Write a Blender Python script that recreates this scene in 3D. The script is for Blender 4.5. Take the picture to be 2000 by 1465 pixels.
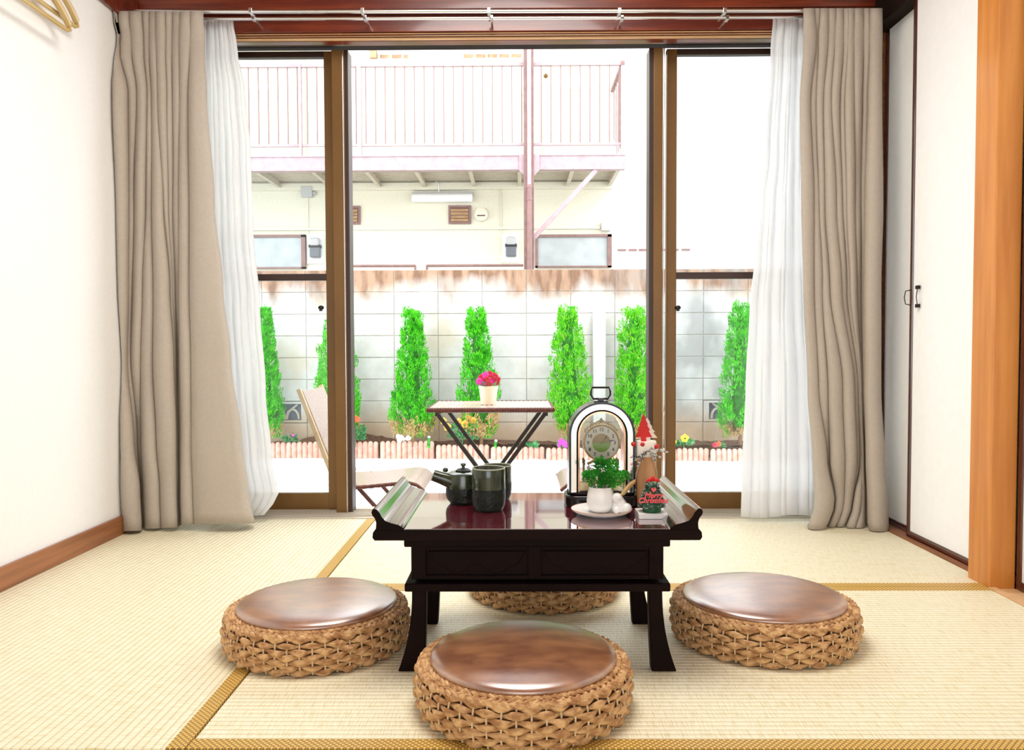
import bpy, math, random
from mathutils import Vector, Matrix, Euler
PI = math.pi
R = math.radians
sc = bpy.context.scene
C = sc.collection
for o in list(bpy.data.objects):
    bpy.data.objects.remove(o)

# ------------------------------------------------------------------ camera, light, exposure
F = 1580.0
CAM = Vector((0, 0, 0.667))
cam_d = bpy.data.cameras.new('camera')
cam_d.sensor_width = 36
cam_d.lens = F / 2000 * 36
cam_d.clip_start = 0.05
cam = bpy.data.objects.new('camera', cam_d)
C.objects.link(cam)
ROT = (Matrix.Rotation(R(0.5), 4, 'Z') @ Matrix.Rotation(R(90 - 2.07), 4, 'X') @ Matrix.Rotation(R(-0.2), 4, 'Z'))
cam.matrix_world = Matrix.Translation(CAM) @ ROT
sc.camera = cam

w = bpy.data.worlds.new('world')
sc.world = w
w.use_nodes = True
bg = w.node_tree.nodes['Background']
bg.inputs[0].default_value = (0.90, 0.955, 1.0, 1)      # even overcast sky
bg.inputs[1].default_value = 3.6
sun_d = bpy.data.lights.new('sun', 'SUN')
sun_d.energy = 0.0
sun_d.angle = R(40)
sun_d.color = (1.0, 0.95, 0.86)
sun = bpy.data.objects.new('sun', sun_d)
sun.rotation_euler = (R(32), R(-14), 0)
C.objects.link(sun)
# unseen fill light added above the table to brighten the room
lamp_d = bpy.data.lights.new('added_fill_light', 'AREA')
lamp_d.shape = 'DISK'
lamp_d.size = 1.1
lamp_d.energy = 31
lamp_d.color = (1.0, 0.97, 0.92)
lamp = bpy.data.objects.new('added_fill_light', lamp_d)
lamp.location = (-0.05, 1.75, 2.26)
C.objects.link(lamp)

sc.view_settings.view_transform = 'Standard'
sc.view_settings.look = 'None'
sc.view_settings.gamma = 1
sc.view_settings.use_curve_mapping = False
sc.view_settings.exposure = 0.42
sc.cycles.use_denoising = True
sc.cycles.max_bounces = 10
sc.cycles.diffuse_bounces = 5
sc.cycles.transparent_max_bounces = 16
sc.cycles.sample_clamp_indirect = 6

# ------------------------------------------------------------------ helpers: picture point -> place
def ray(px, py):
    d = Vector(((px - 1000) / F, -(py - 732.5) / F, -1))
    return (ROT.to_3x3() @ d)
def at(px, py, Y):                       # on the plane y = Y
    d = ray(px, py); return CAM + d * (Y / d.y)
def fl(px, py, z=0.0):                   # on the plane z
    d = ray(px, py); return CAM + d * ((z - CAM.z) / d.z)
def xw(px, py, X):                       # on the plane x = X
    d = ray(px, py); return CAM + d * (X / d.x)
def lerp(a, b, t): return a + (b - a) * t
def keys(ks, y):                         # piecewise linear
    if y <= ks[0][0]: return ks[0][1]
    for (a, b), (c, d) in zip(ks, ks[1:]):
        if y <= c: return lerp(b, d, (y - a) / (c - a))
    return ks[-1][1]

class MB:
    def __init__(s): s.v = []; s.f = []; s.uv = None
    def add(s, vs, fs):
        n = len(s.v); s.v += [tuple(v) for v in vs]; s.f += [tuple(i + n for i in f) for f in fs]; return s
    def box(s, x0, x1, y0, y1, z0, z1):
        v = [(x, y, z) for x in (x0, x1) for y in (y0, y1) for z in (z0, z1)]
        return s.add(v, [(0, 1, 3, 2), (4, 6, 7, 5), (0, 4, 5, 1), (2, 3, 7, 6), (0, 2, 6, 4), (1, 5, 7, 3)])
    def bar(s, a, b, wd, ht, up=(0, 0, 1)):
        a = Vector(a); b = Vector(b); d = (b - a).normalized(); u = Vector(up)
        if abs(d.dot(u)) > 0.99: u = Vector((0, 1, 0))
        r = d.cross(u).normalized() * wd / 2; t = r.cross(d).normalized() * ht / 2
        v = [p + i * r + j * t for p in (a, b) for i in (-1, 1) for j in (-1, 1)]
        return s.add(v, [(0, 1, 3, 2), (4, 6, 7, 5), (0, 4, 5, 1), (2, 3, 7, 6), (0, 2, 6, 4), (1, 5, 7, 3)])
    def tube(s, pts, r, n=8, closed=False, squash=None):
        pts = [Vector(p) for p in pts]; m = len(pts)
        rr = r if isinstance(r, (list, tuple)) else [r] * m
        prev = None; v = []
        for i, p in enumerate(pts):
            if closed: d = pts[(i + 1) % m] - pts[i - 1]
            else: d = pts[min(i + 1, m - 1)] - pts[max(i - 1, 0)]
            if d.length < 1e-9: d = Vector((0, 0, 1))
            d.normalize()
            if prev is None:
                u = Vector((0, 0, 1)) if abs(d.z) < 0.9 else Vector((1, 0, 0))
            else: u = prev
            a = (u - d * u.dot(d))
            a = a.normalized(); prev = a; b = d.cross(a)
            for k in range(n):
                t = 2 * PI * k / n
                v.append(p + (a * math.cos(t) + b * math.sin(t)) * rr[i])
        f = []
        for i in range(m if closed else m - 1):
            j = (i + 1) % m
            for k in range(n):
                l = (k + 1) % n
                f.append((i * n + k, i * n + l, j * n + l, j * n + k))
        if not closed:
            f.append(tuple(range(n))[::-1]); f.append(tuple((m - 1) * n + k for k in range(n)))
        return s.add(v, f)
    def lathe(s, prof, c=(0, 0, 0), n=32, sx=1, sy=1):
        v = []; f = []; m = len(prof)
        for r, z in prof:
            for k in range(n):
                t = 2 * PI * k / n
                v.append((c[0] + r * math.cos(t) * sx, c[1] + r * math.sin(t) * sy, c[2] + z))
        for i in range(m - 1):
            for k in range(n):
                l = (k + 1) % n
                f.append((i * n + k, i * n + l, (i + 1) * n + l, (i + 1) * n + k))
        f.append(tuple(range(n))[::-1]); f.append(tuple((m - 1) * n + k for k in range(n)))
        return s.add(v, f)
    def prism(s, poly, axis, a, b):      # polygon in the other two axes
        def P(p, q):
            return {'x': (q, p[0], p[1]), 'y': (p[0], q, p[1]), 'z': (p[0], p[1], q)}[axis]
        n = len(poly)
        v = [P(p, a) for p in poly] + [P(p, b) for p in poly]
        f = [tuple(range(n))[::-1], tuple(range(n, 2 * n))]
        f += [(i, (i + 1) % n, n + (i + 1) % n, n + i) for i in range(n)]
        return s.add(v, f)
    def ell(s, c, r, n=12, m=8):
        if not isinstance(r, (tuple, list)): r = (r, r, r)
        prof = [(math.sin(PI * i / m), -math.cos(PI * i / m)) for i in range(m + 1)]
        prof[0] = (0.02, -1); prof[-1] = (0.02, 1)
        v = []; f = []
        for a, z in prof:
            for k in range(n):
                t = 2 * PI * k / n
                v.append((c[0] + r[0] * a * math.cos(t), c[1] + r[1] * a * math.sin(t), c[2] + r[2] * z))
        for i in range(m):
            for k in range(n):
                l = (k + 1) % n
                f.append((i * n + k, i * n + l, (i + 1) * n + l, (i + 1) * n + k))
        f.append(tuple(range(n))[::-1]); f.append(tuple(m * n + k for k in range(n)))
        return s.add(v, f)
    def sheet(s, fn, nu, nv):
        v = [fn(i / nu, j / nv) for j in range(nv + 1) for i in range(nu + 1)]
        f = [(j * (nu + 1) + i, j * (nu + 1) + i + 1, (j + 1) * (nu + 1) + i + 1, (j + 1) * (nu + 1) + i) for j in range(nv) for i in range(nu)]
        return s.add(v, f)
    def leaf(s, p, d, ln, wd, rnd):      # flat pointed leaf
        d = Vector(d).normalized(); q = Vector((rnd.uniform(-1, 1), rnd.uniform(-1, 1), rnd.uniform(-1, 1)))
        sd = d.cross(q)
        if sd.length < 1e-4: sd = Vector((1, 0, 0))
        sd = sd.normalized() * wd; p = Vector(p)
        return s.add([p, p + d * ln * .45 + sd, p + d * ln, p + d * ln * .45 - sd], [(0, 1, 2, 3)])

ORG = {}
def obj(name, mb, m, parent=None, label=None, smooth=False, bevel=0, kind=None, seg=2, org=None):
    me = bpy.data.meshes.new(name)
    o0 = Vector(org) if org is not None else (ORG.get(parent.name, Vector((0, 0, 0))) if parent else Vector((0, 0, 0)))
    me.from_pydata([tuple(Vector(v) - o0) for v in mb.v], [], mb.f)
    me.materials.append(m)
    if smooth:
        me.shade_smooth()
        me.set_sharp_from_angle(angle=R(smooth if smooth is not True else 40))
    o = bpy.data.objects.new(name, me); C.objects.link(o)
    if parent:
        o.parent = parent
        ORG[o.name] = ORG.get(parent.name, Vector((0, 0, 0)))
        if org is not None: o.location = o0 - ORG[parent.name]
    else:
        o.location = o0; ORG[o.name] = o0
    if label: o['label'] = label
    if kind: o['kind'] = kind
    if bevel:
        b = o.modifiers.new('bevel', 'BEVEL'); b.width = bevel; b.segments = seg; b.limit_method = 'ANGLE'; b.angle_limit = R(40)
        b.harden_normals = False
    return o
def thing(name, label, cat, loc, group=None):
    o = bpy.data.objects.new(name, None); C.objects.link(o); o.location = loc
    o.empty_display_size = 0.05
    o['label'] = label; o['category'] = cat
    if group: o['group'] = group
    ORG[o.name] = Vector(loc); return o
def tag(o, label, cat, group=None):
    o['label'] = label; o['category'] = cat
    if group: o['group'] = group
    return o
def struct(name, mb, m, label=None, parent=None, **k):
    return obj(name, mb, m, parent, label=label, kind='structure', **k)
def sgroup(name, label, loc=(0, 0, 0)):
    o = bpy.data.objects.new(name, None); C.objects.link(o); o.location = loc; o['kind'] = 'structure'; o['label'] = label
    ORG[o.name] = Vector(loc); return o
def shared(name, me, parent, loc, rot=None, scale=None):
    o = bpy.data.objects.new(name, me); C.objects.link(o); o.parent = parent
    o.location = Vector(loc) - ORG.get(parent.name, Vector((0, 0, 0)))
    if rot: o.rotation_euler = rot
    if scale: o.scale = scale
    ORG[o.name] = Vector(loc)
    return o

# ------------------------------------------------------------------ materials
def nodes(name):
    m = bpy.data.materials.new(name); m.use_nodes = True
    return m, m.node_tree.nodes, m.node_tree.links, m.node_tree.nodes['Principled BSDF']
def mat(name, c1, c2=None, scale=8, stretch=(1, 1, 1), rough=.6, metal=0, bump=0, bscale=None, coat=0, spec=.5, trans=0, detail=4, lo=.35, hi=.65, wave=None, sss=0, coord='Object'):
    m, N, L, P = nodes(name)
    P.inputs['Base Color'].default_value = (*c1, 1)
    P.inputs['Roughness'].default_value = rough; P.inputs['Metallic'].default_value = metal
    P.inputs['Coat Weight'].default_value = coat; P.inputs['Specular IOR Level'].default_value = spec
    P.inputs['Coat Roughness'].default_value = .08
    if trans: P.inputs['Transmission Weight'].default_value = trans
    tc = N.new('ShaderNodeTexCoord'); mp = N.new('ShaderNodeMapping'); mp.inputs['Scale'].default_value = stretch
    L.new(tc.outputs[coord], mp.inputs[0])
    if c2 is not None:
        if wave:
            t = N.new('ShaderNodeTexWave'); t.inputs['Scale'].default_value = scale; t.inputs['Distortion'].default_value = wave
            t.inputs['Detail'].default_value = 3; t.inputs['Detail Scale'].default_value = 1.2; out = t.outputs['Fac']
        else:
            t = N.new('ShaderNodeTexNoise'); t.inputs['Scale'].default_value = scale; t.inputs['Detail'].default_value = detail; out = t.outputs['Fac']
        L.new(mp.outputs[0], t.inputs['Vector'])
        cr = N.new('ShaderNodeValToRGB'); e = cr.color_ramp.elements
        e[0].position = lo; e[0].color = (*c1, 1); e[1].position = hi; e[1].color = (*c2, 1)
        L.new(out, cr.inputs[0]); L.new(cr.outputs[0], P.inputs['Base Color'])
    if bump:
        t2 = N.new('ShaderNodeTexNoise'); t2.inputs['Scale'].default_value = bscale or scale * 4; t2.inputs['Detail'].default_value = 3
        L.new(mp.outputs[0], t2.inputs['Vector'])
        b = N.new('ShaderNodeBump'); b.inputs['Strength'].default_value = bump; b.inputs['Distance'].default_value = .003
        L.new(t2.outputs['Fac'], b.inputs['Height']); L.new(b.outputs[0], P.inputs['Normal'])
    return m

def tatami_mat(name, along_x):
    m, N, L, P = nodes(name)
    P.inputs['Roughness'].default_value = .48; P.inputs['Specular IOR Level'].default_value = .55
    tc = N.new('ShaderNodeTexCoord')
    mp = N.new('ShaderNodeMapping'); mp.inputs['Rotation'].default_value = (0, 0, 0 if along_x else PI / 2)
    L.new(tc.outputs['Object'], mp.inputs[0])
    wv = N.new('ShaderNodeTexWave'); wv.bands_direction = 'Y'; wv.inputs['Scale'].default_value = 20.0; wv.inputs['Distortion'].default_value = .35
    wv.inputs['Detail Scale'].default_value = 3
    L.new(mp.outputs[0], wv.inputs['Vector'])
    m2 = N.new('ShaderNodeMapping'); m2.inputs['Scale'].default_value = (400, 26, 1); L.new(mp.outputs[0], m2.inputs[0])
    n1 = N.new('ShaderNodeTexNoise'); n1.inputs['Scale'].default_value = 1; n1.inputs['Detail'].default_value = 2; L.new(m2.outputs[0], n1.inputs['Vector'])
    n2 = N.new('ShaderNodeTexNoise'); n2.inputs['Scale'].default_value = 3; L.new(mp.outputs[0], n2.inputs['Vector'])
    cr = N.new('ShaderNodeValToRGB'); e = cr.color_ramp.elements
    e[0].position = .32; e[0].color = (.73, .65, .39, 1); e[1].position = .52; e[1].color = (.87, .82, .63, 1)
    L.new(n1.outputs['Fac'], cr.inputs[0])
    c2 = N.new('ShaderNodeValToRGB'); e = c2.color_ramp.elements
    e[0].position = 0; e[0].color = (.62, .54, .30, 1); e[1].position = .28; e[1].color = (1, 1, 1, 1)
    L.new(wv.outputs['Fac'], c2.inputs[0])
    mx = N.new('ShaderNodeMix'); mx.data_type = 'RGBA'; mx.blend_type = 'MULTIPLY'; mx.inputs[0].default_value = .55
    L.new(cr.outputs[0], mx.inputs[6]); L.new(c2.outputs[0], mx.inputs[7])
    L.new(mx.outputs[2], P.inputs['Base Color'])
    ad = N.new('ShaderNodeMath'); ad.operation = 'MULTIPLY_ADD'; ad.inputs[1].default_value = .35
    L.new(n1.outputs['Fac'], ad.inputs[0]); L.new(wv.outputs['Fac'], ad.inputs[2])
    b = N.new('ShaderNodeBump'); b.inputs['Strength'].default_value = .55; b.inputs['Distance'].default_value = .0016
    L.new(ad.outputs[0], b.inputs['Height']); L.new(b.outputs[0], P.inputs['Normal'])
    return m
def heri_mat(name):
    m, N, L, P = nodes(name)
    P.inputs['Roughness'].default_value = .5
    tc = N.new('ShaderNodeTexCoord'); facs = []
    for rot in (.62, -.62):
        mp = N.new('ShaderNodeMapping'); mp.inputs['Rotation'].default_value = (0, 0, PI / 4 + rot * .0 if rot > 0 else -PI / 4)
        L.new(tc.outputs['Object'], mp.inputs[0])
        wv = N.new('ShaderNodeTexWave'); wv.bands_direction = 'X'; wv.inputs['Scale'].default_value = 42
        L.new(mp.outputs[0], wv.inputs['Vector']); facs.append(wv.outputs['Fac'])
    mi = N.new('ShaderNodeMath'); mi.operation = 'MINIMUM'; L.new(facs[0], mi.inputs[0]); L.new(facs[1], mi.inputs[1])
    cr = N.new('ShaderNodeValToRGB'); e = cr.color_ramp.elements
    e[0].position = .12; e[0].color = (.30, .17, .035, 1); e[1].position = .4; e[1].color = (.80, .52, .12, 1)
    L.new(mi.outputs[0], cr.inputs[0]); L.new(cr.outputs[0], P.inputs['Base Color'])
    return m
def block_mat():
    m, N, L, P = nodes('concrete_block')
    P.inputs['Roughness'].default_value = .9; P.inputs['Specular IOR Level'].default_value = .2
    g = N.new('ShaderNodeNewGeometry'); sep = N.new('ShaderNodeSeparateXYZ'); L.new(g.outputs['Position'], sep.inputs[0])
    def noise(scale, st=(1, 1, 1), det=4):
        mp = N.new('ShaderNodeMapping'); mp.inputs['Scale'].default_value = st; L.new(g.outputs['Position'], mp.inputs[0])
        t = N.new('ShaderNodeTexNoise'); t.inputs['Scale'].default_value = scale; t.inputs['Detail'].default_value = det
        L.new(mp.outputs[0], t.inputs['Vector']); return t.outputs['Fac']
    def ramp(src, p0, p1, c0=(0, 0, 0), c1=(1, 1, 1)):
        r = N.new('ShaderNodeValToRGB'); e = r.color_ramp.elements
        e[0].position = p0; e[0].color = (*c0, 1); e[1].position = p1; e[1].color = (*c1, 1); L.new(src, r.inputs[0]); return r.outputs[0]
    def mth(op, a, b):
        n = N.new('ShaderNodeMath'); n.operation = op; n.use_clamp = (op == 'MULTIPLY_ADD')
        for i, q in enumerate((a, b)):
            if isinstance(q, (int, float)): n.inputs[i].default_value = q
            else: L.new(q, n.inputs[i])
        return n.outputs[0]
    def mix(f, a, b):
        n = N.new('ShaderNodeMix'); n.data_type = 'RGBA'; L.new(f, n.inputs[0])
        for i, q in ((6, a), (7, b)):
            if isinstance(q, tuple): n.inputs[i].default_value = (*q, 1)
            else: L.new(q, n.inputs[i])
        return n.outputs[2]
    base = mix(ramp(noise(9), .35, .7), (.56, .54, .515), (.48, .455, .42))
    mottle = ramp(noise(2.2), .55, .72)
    base = mix(mth('MULTIPLY', mottle, .55), base, (.47, .38, .26))
    # rusty-brown weathering along the top course
    h = mth('ADD', sep.outputs['Z'], mth('MULTIPLY', mth('SUBTRACT', noise(3.0, (1.6, 1, .7)), .5), .55))
    top = ramp(mth('SUBTRACT', h, .4), .66, .87)
    base = mix(mth('MULTIPLY', top, .95), base, mix(ramp(noise(14, (1, 1, .25)), .4, .62), (.17, .085, .045), (.33, .20, .125)))
    # black-grey mould in patches on the right-hand side
    gx = mth('MULTIPLY', ramp(mth('ADD', mth('MULTIPLY', sep.outputs['X'], .3), .3), .50, .70), ramp(noise(2.6, (1, 1, .8)), .42, .62))
    base = mix(mth('MULTIPLY', gx, .8), base, (.25, .245, .23))
    # soil-splash at the foot
    lo = ramp(mth('ADD', sep.outputs['Z'], mth('MULTIPLY', noise(2.5), .25)), .02, .28, (1, 1, 1), (0, 0, 0))
    base = mix(mth('MULTIPLY', lo, .75), base, (.46, .30, .17))
    L.new(base, P.inputs['Base Color'])
    b = N.new('ShaderNodeBump'); b.inputs['Strength'].default_value = .4; b.inputs['Distance'].default_value = .004
    L.new(noise(60), b.inputs['Height']); L.new(b.outputs[0], P.inputs['Normal'])
    return m
def glass_mat(name, tint=(1, 1, 1), refl=.1):
    m, N, L, P = nodes(name); N.remove(P)
    out = [n for n in N if n.type == 'OUTPUT_MATERIAL'][0]
    t = N.new('ShaderNodeBsdfTransparent'); t.inputs[0].default_value = (*tint, 1)
    g = N.new('ShaderNodeBsdfGlossy'); g.inputs['Roughness'].default_value = .01
    fr = N.new('ShaderNodeFresnel'); fr.inputs[0].default_value = 1.5
    mx = N.new('ShaderNodeMixShader'); L.new(fr.outputs[0], mx.inputs[0]); L.new(t.outputs[0], mx.inputs[1]); L.new(g.outputs[0], mx.inputs[2])
    L.new(mx.outputs[0], out.inputs[0]); return m
def sheer_mat():
    m, N, L, P = nodes('sheer_voile'); N.remove(P)
    out = [n for n in N if n.type == 'OUTPUT_MATERIAL'][0]
    d = N.new('ShaderNodeBsdfDiffuse'); d.inputs[0].default_value = (.97, .975, .985, 1)
    tl = N.new('ShaderNodeBsdfTranslucent'); tl.inputs[0].default_value = (.97, .975, .985, 1)
    tr = N.new('ShaderNodeBsdfTransparent')
    a = N.new('ShaderNodeMixShader'); a.inputs[0].default_value = .6; L.new(d.outputs[0], a.inputs[1]); L.new(tl.outputs[0], a.inputs[2])
    b = N.new('ShaderNodeMixShader'); b.inputs[0].default_value = .2; L.new(a.outputs[0], b.inputs[1]); L.new(tr.outputs[0], b.inputs[2])
    L.new(b.outputs[0], out.inputs[0]); return m
def curtain_mat():
    m = mat('curtain_linen', (.46, .40, .335), (.485, .425, .355), scale=90, stretch=(1, 1, 1), rough=.9, bump=.15, bscale=400, spec=.2)
    N = m.node_tree.nodes; L = m.node_tree.links; P = N['Principled BSDF']
    out = [n for n in N if n.type == 'OUTPUT_MATERIAL'][0]
    tl = N.new('ShaderNodeBsdfTranslucent'); tl.inputs[0].default_value = (.60, .50, .38, 1)
    mx = N.new('ShaderNodeMixShader'); mx.inputs[0].default_value = .06
    L.new(P.outputs[0], mx.inputs[1]); L.new(tl.outputs[0], mx.inputs[2]); L.new(mx.outputs[0], out.inputs[0]); return m
def foliage_mat(name, c1, c2, c3=None, zt=0):
    m, N, L, P = nodes(name)
    P.inputs['Roughness'].default_value = .6; P.inputs['Specular IOR Level'].default_value = .3
    tc = N.new('ShaderNodeTexCoord'); t = N.new('ShaderNodeTexNoise'); t.inputs['Scale'].default_value = 22; t.inputs['Detail'].default_value = 3
    L.new(tc.outputs['Object'], t.inputs['Vector'])
    cr = N.new('ShaderNodeValToRGB'); e = cr.color_ramp.elements
    e[0].position = .38; e[0].color = (*c1, 1); e[1].position = .6; e[1].color = (*c2, 1)
    if c3:
        q = e.new(.70); q.color = (*c3, 1)
    L.new(t.outputs['Fac'], cr.inputs[0]); L.new(cr.outputs[0], P.inputs['Base Color'])
    out = [n for n in N if n.type == 'OUTPUT_MATERIAL'][0]
    tl = N.new('ShaderNodeBsdfTranslucent'); L.new(cr.outputs[0], tl.inputs[0])
    mx = N.new('ShaderNodeMixShader'); mx.inputs[0].default_value = .3
    L.new(P.outputs[0], mx.inputs[1]); L.new(tl.outputs[0], mx.inputs[2]); L.new(mx.outputs[0], out.inputs[0]); return m

M = {}
M['plaster'] = mat('white_wallpaper', (.85, .845, .83), (.87, .865, .855), scale=90, rough=.85, bump=.12, bscale=220, spec=.2)
M['fusuma'] = mat('fusuma_paper', (.87, .87, .85), (.89, .89, .875), scale=30, rough=.75, spec=.2)
M['tat_x'] = tatami_mat('tatami_across', True)
M['tat_y'] = tatami_mat('tatami_along', False)
M['heri'] = heri_mat('tatami_border_cloth')
M['redwood'] = mat('dark_red_stained_wood', (.11, .012, .004), (.27, .045, .012), scale=5, stretch=(.6, 6, 9), rough=.3, coat=.35, lo=.4, hi=.8)
M['basewood'] = mat('brown_baseboard_wood', (.22, .075, .025), (.36, .135, .045), scale=6, stretch=(9, .5, 9), rough=.4, coat=.15)
M['kamoi'] = mat('pale_worn_wood', (.62, .36, .16), (.72, .48, .26), scale=8, stretch=(.5, 6, 6), rough=.5)
M['orange_wood'] = mat('orange_pillar_wood', (.50, .17, .022), (.62, .24, .04), scale=7, stretch=(5, 5, .35), rough=.42, coat=.12, bump=.1)
M['lacquer'] = mat('black_red_lacquer', (.050, .010, .008), (.075, .014, .010), scale=4, rough=.2, coat=.7)
M['bronze'] = mat('dark_bronze_aluminium', (.030, .012, .006), (.045, .018, .009), scale=6, stretch=(1, 1, .3), rough=.4, metal=.1)
M['headblack'] = mat('black_bronze_head', (.012, .006, .004), (.020, .010, .006), scale=6, rough=.7, spec=.1)
M['bronze2'] = mat('golden_bronze_aluminium', (.135, .062, .010), (.185, .088, .018), scale=5, stretch=(1, 1, .4), rough=.36, metal=.25)
M['steel'] = mat('brushed_steel', (.72, .72, .74), rough=.22, metal=1)
M['glass'] = glass_mat('window_glass', (.955, .975, .985))
M['clearglass'] = glass_mat('clock_glass', (.98, .985, .99))
M['curtain'] = curtain_mat()
M['sheer'] = sheer_mat()
M['hanger'] = mat('golden_varnished_wood', (.50, .34, .12), (.58, .42, .18), scale=9, stretch=(1, .3, 1), rough=.35, coat=.2)
M['table'] = mat('dark_lacquered_table_wood', (.006, .0025, .002), (.011, .004, .003), scale=6, stretch=(.5, 4, 4), rough=.5, spec=.06)
M['tabletop'] = mat('polished_wine_red_top', (.085, .004, .014), (.12, .007, .018), scale=4, stretch=(.5, 3, 3), rough=.07, coat=1.0, spec=1.0)
for k_ in ('tabletop',):
    P_ = M[k_].node_tree.nodes['Principled BSDF']; P_.inputs['IOR'].default_value = 2.1; P_.inputs['Coat IOR'].default_value = 3.0; P_.inputs['Coat Roughness'].default_value = .03
M['scroll'] = mat('polished_scroll_wood', (.030, .012, .008), (.045, .016, .010), scale=4, rough=.12, coat=1.0, spec=.9)
M['scroll'].node_tree.nodes['Principled BSDF'].inputs['Coat IOR'].default_value = 2.4
M['wicker'] = mat('seagrass_strand', (.36, .165, .055), (.68, .42, .19), scale=55, stretch=(1, 1, 1.8), rough=.55, bump=.5, bscale=260, lo=.38, hi=.62)
M['stake'] = mat('pale_reed_stake', (.66, .46, .26), (.74, .56, .36), scale=40, rough=.6)
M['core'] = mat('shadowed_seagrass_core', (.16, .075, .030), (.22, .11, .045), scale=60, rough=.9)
M['leather'] = mat('brown_mottled_leather', (.20, .060, .016), (.36, .145, .048), scale=24, stretch=(.8, 1.5, 1), rough=.36, bump=.1, bscale=180, lo=.36, hi=.66, spec=.8, detail=7, coat=1)
M['leather'].node_tree.nodes['Principled BSDF'].inputs['Coat Roughness'].default_value = .30
M['leather'].node_tree.nodes['Principled BSDF'].inputs['Coat IOR'].default_value = 2.5
M['ceramic'] = mat('green_glazed_pottery', (.014, .022, .009), (.034, .045, .018), scale=50, stretch=(1, 1, .5), rough=.18, coat=.4)
M['ceramic_dark'] = mat('dark_textured_pottery', (.0035, .006, .0045), (.012, .017, .011), scale=90, rough=.3, bump=1.0, bscale=160, coat=.05, spec=.25)
M['unglazed'] = mat('pale_pottery_rim', (.40, .42, .30), rough=.4)
M['black'] = mat('black_gloss_plastic', (.006, .004, .004), rough=.25, coat=.15, spec=.3)
M['chrome'] = mat('pale_chrome', (.86, .84, .83), rough=.08, metal=1)
M['gold'] = mat('pale_gold_metal', (.80, .66, .38), (.66, .46, .20), scale=60, rough=.28, metal=.75)
M['copper'] = mat('rose_gold_metal', (.62, .36, .22), rough=.2, metal=1)
M['dial'] = mat('cream_clock_dial', (.72, .66, .50), (.80, .75, .62), scale=20, rough=.5)
M['dial_green'] = mat('green_dial_centre', (.20, .36, .02), (.26, .42, .04), scale=30, rough=.5)
M['dial_brown'] = mat('brown_dial_centre', (.34, .22, .05), (.42, .28, .09), scale=30, rough=.5)
M['ink'] = mat('black_ink', (.012, .011, .01), rough=.5)
M['white'] = mat('white_glazed_ceramic', (.78, .765, .74), rough=.35, coat=.15)
M['cream'] = mat('cream_plastic', (.84, .76, .55), rough=.5)
M['herb'] = foliage_mat('bright_green_leaf', (.02, .24, .02), (.09, .52, .06), (.38, .72, .30))
M['goldleaf'] = mat('gold_glaze', (.72, .50, .22), rough=.3, metal=.6)
M['bark'] = mat('light_cut_wood', (.46, .22, .09), (.62, .34, .16), scale=14, stretch=(2, 2, .4), rough=.7)
M['birch'] = mat('pale_whitewashed_wood', (.76, .68, .58), (.86, .80, .72), scale=25, rough=.7)
M['rope'] = mat('twine', (.62, .48, .34), rough=.8)
M['red'] = mat('bright_red_felt', (.58, .006, .005), rough=.6)
M['berry'] = mat('dark_red_berry', (.52, .015, .015), rough=.35)
M['darkgreen'] = mat('dark_green_pot', (.008, .10, .03), rough=.4)
M['needle'] = mat('frosted_pine_needle', (.03, .055, .035), (.80, .82, .80), scale=160, rough=.7, lo=.42, hi=.55)
M['needle_dark'] = mat('dark_pine_needle', (.022, .05, .035), (.55, .58, .55), scale=220, rough=.7, lo=.50, hi=.60)
M['pinkred'] = mat('coral_red_lettering', (.85, .10, .11), rough=.5)
M['rattan'] = mat('brown_plastic_rattan', (.075, .020, .010), (.13, .035, .018), scale=40, rough=.45, spec=.3)
M['rattan_pale'] = mat('rattan_seat_weave', (.44, .28, .24), (.60, .45, .40), scale=120, rough=.3, coat=.4, bump=.6, bscale=300)
M['darkmetal'] = mat('dark_brown_metal', (.022, .012, .010), rough=.32, metal=.4)
M['tanwood'] = mat('pale_tan_wood', (.62, .42, .22), (.70, .52, .32), scale=10, rough=.5)
M['block'] = block_mat()
M['mortar'] = mat('mortar', (.44, .40, .34), (.36, .31, .25), scale=20, rough=.95)
M['kerb'] = mat('salmon_terracotta_kerb', (.60, .30, .22), (.70, .43, .35), scale=26, rough=.85, bump=.3, bscale=90)
M['gravel'] = mat('white_gravel', (.76, .77, .78), (.84, .85, .86), scale=40, rough=.9)
M['soil'] = mat('dark_brown_soil', (.055, .026, .014), (.17, .085, .05), scale=60, rough=.95, bump=1, bscale=90)
M['fol_green'] = foliage_mat('vivid_conifer_green', (.025, .30, .006), (.10, .60, .012), (.19, .64, .03))
M['fol_yellow'] = foliage_mat('yellow_green_conifer', (.05, .36, .006), (.17, .62, .015), (.42, .46, .07))
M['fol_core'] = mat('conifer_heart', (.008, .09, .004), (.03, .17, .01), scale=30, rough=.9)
M['fol_brown'] = mat('dry_conifer_twigs', (.38, .22, .08), (.52, .38, .16), scale=30, rough=.9)
M['trunk'] = mat('conifer_trunk', (.22, .12, .06), rough=.9)
M['plantleaf'] = foliage_mat('pansy_leaf', (.03, .20, .06), (.12, .38, .14), (.34, .55, .30))
for k, c in dict(yellow=(.90, .62, .02), orange=(.90, .36, .02), scarlet=(.80, .08, .02), magenta=(.80, .04, .42), crimson=(.55, .01, .05), pwhite=(.9, .9, .88)).items():
    M[k] = mat(k + '_petal', c, rough=.6)
M['bwall'] = mat('cream_stucco', (.64, .61, .48), (.68, .65, .53), scale=40, rough=.9, bump=.3, bscale=60, spec=.2)
M['bwhite'] = mat('white_render', (.76, .75, .73), (.80, .79, .775), scale=20, rough=.9)
M['bpurple'] = mat('faded_mauve_steel', (.36, .24, .25), (.42, .30, .31), scale=12, rough=.5)
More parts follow.
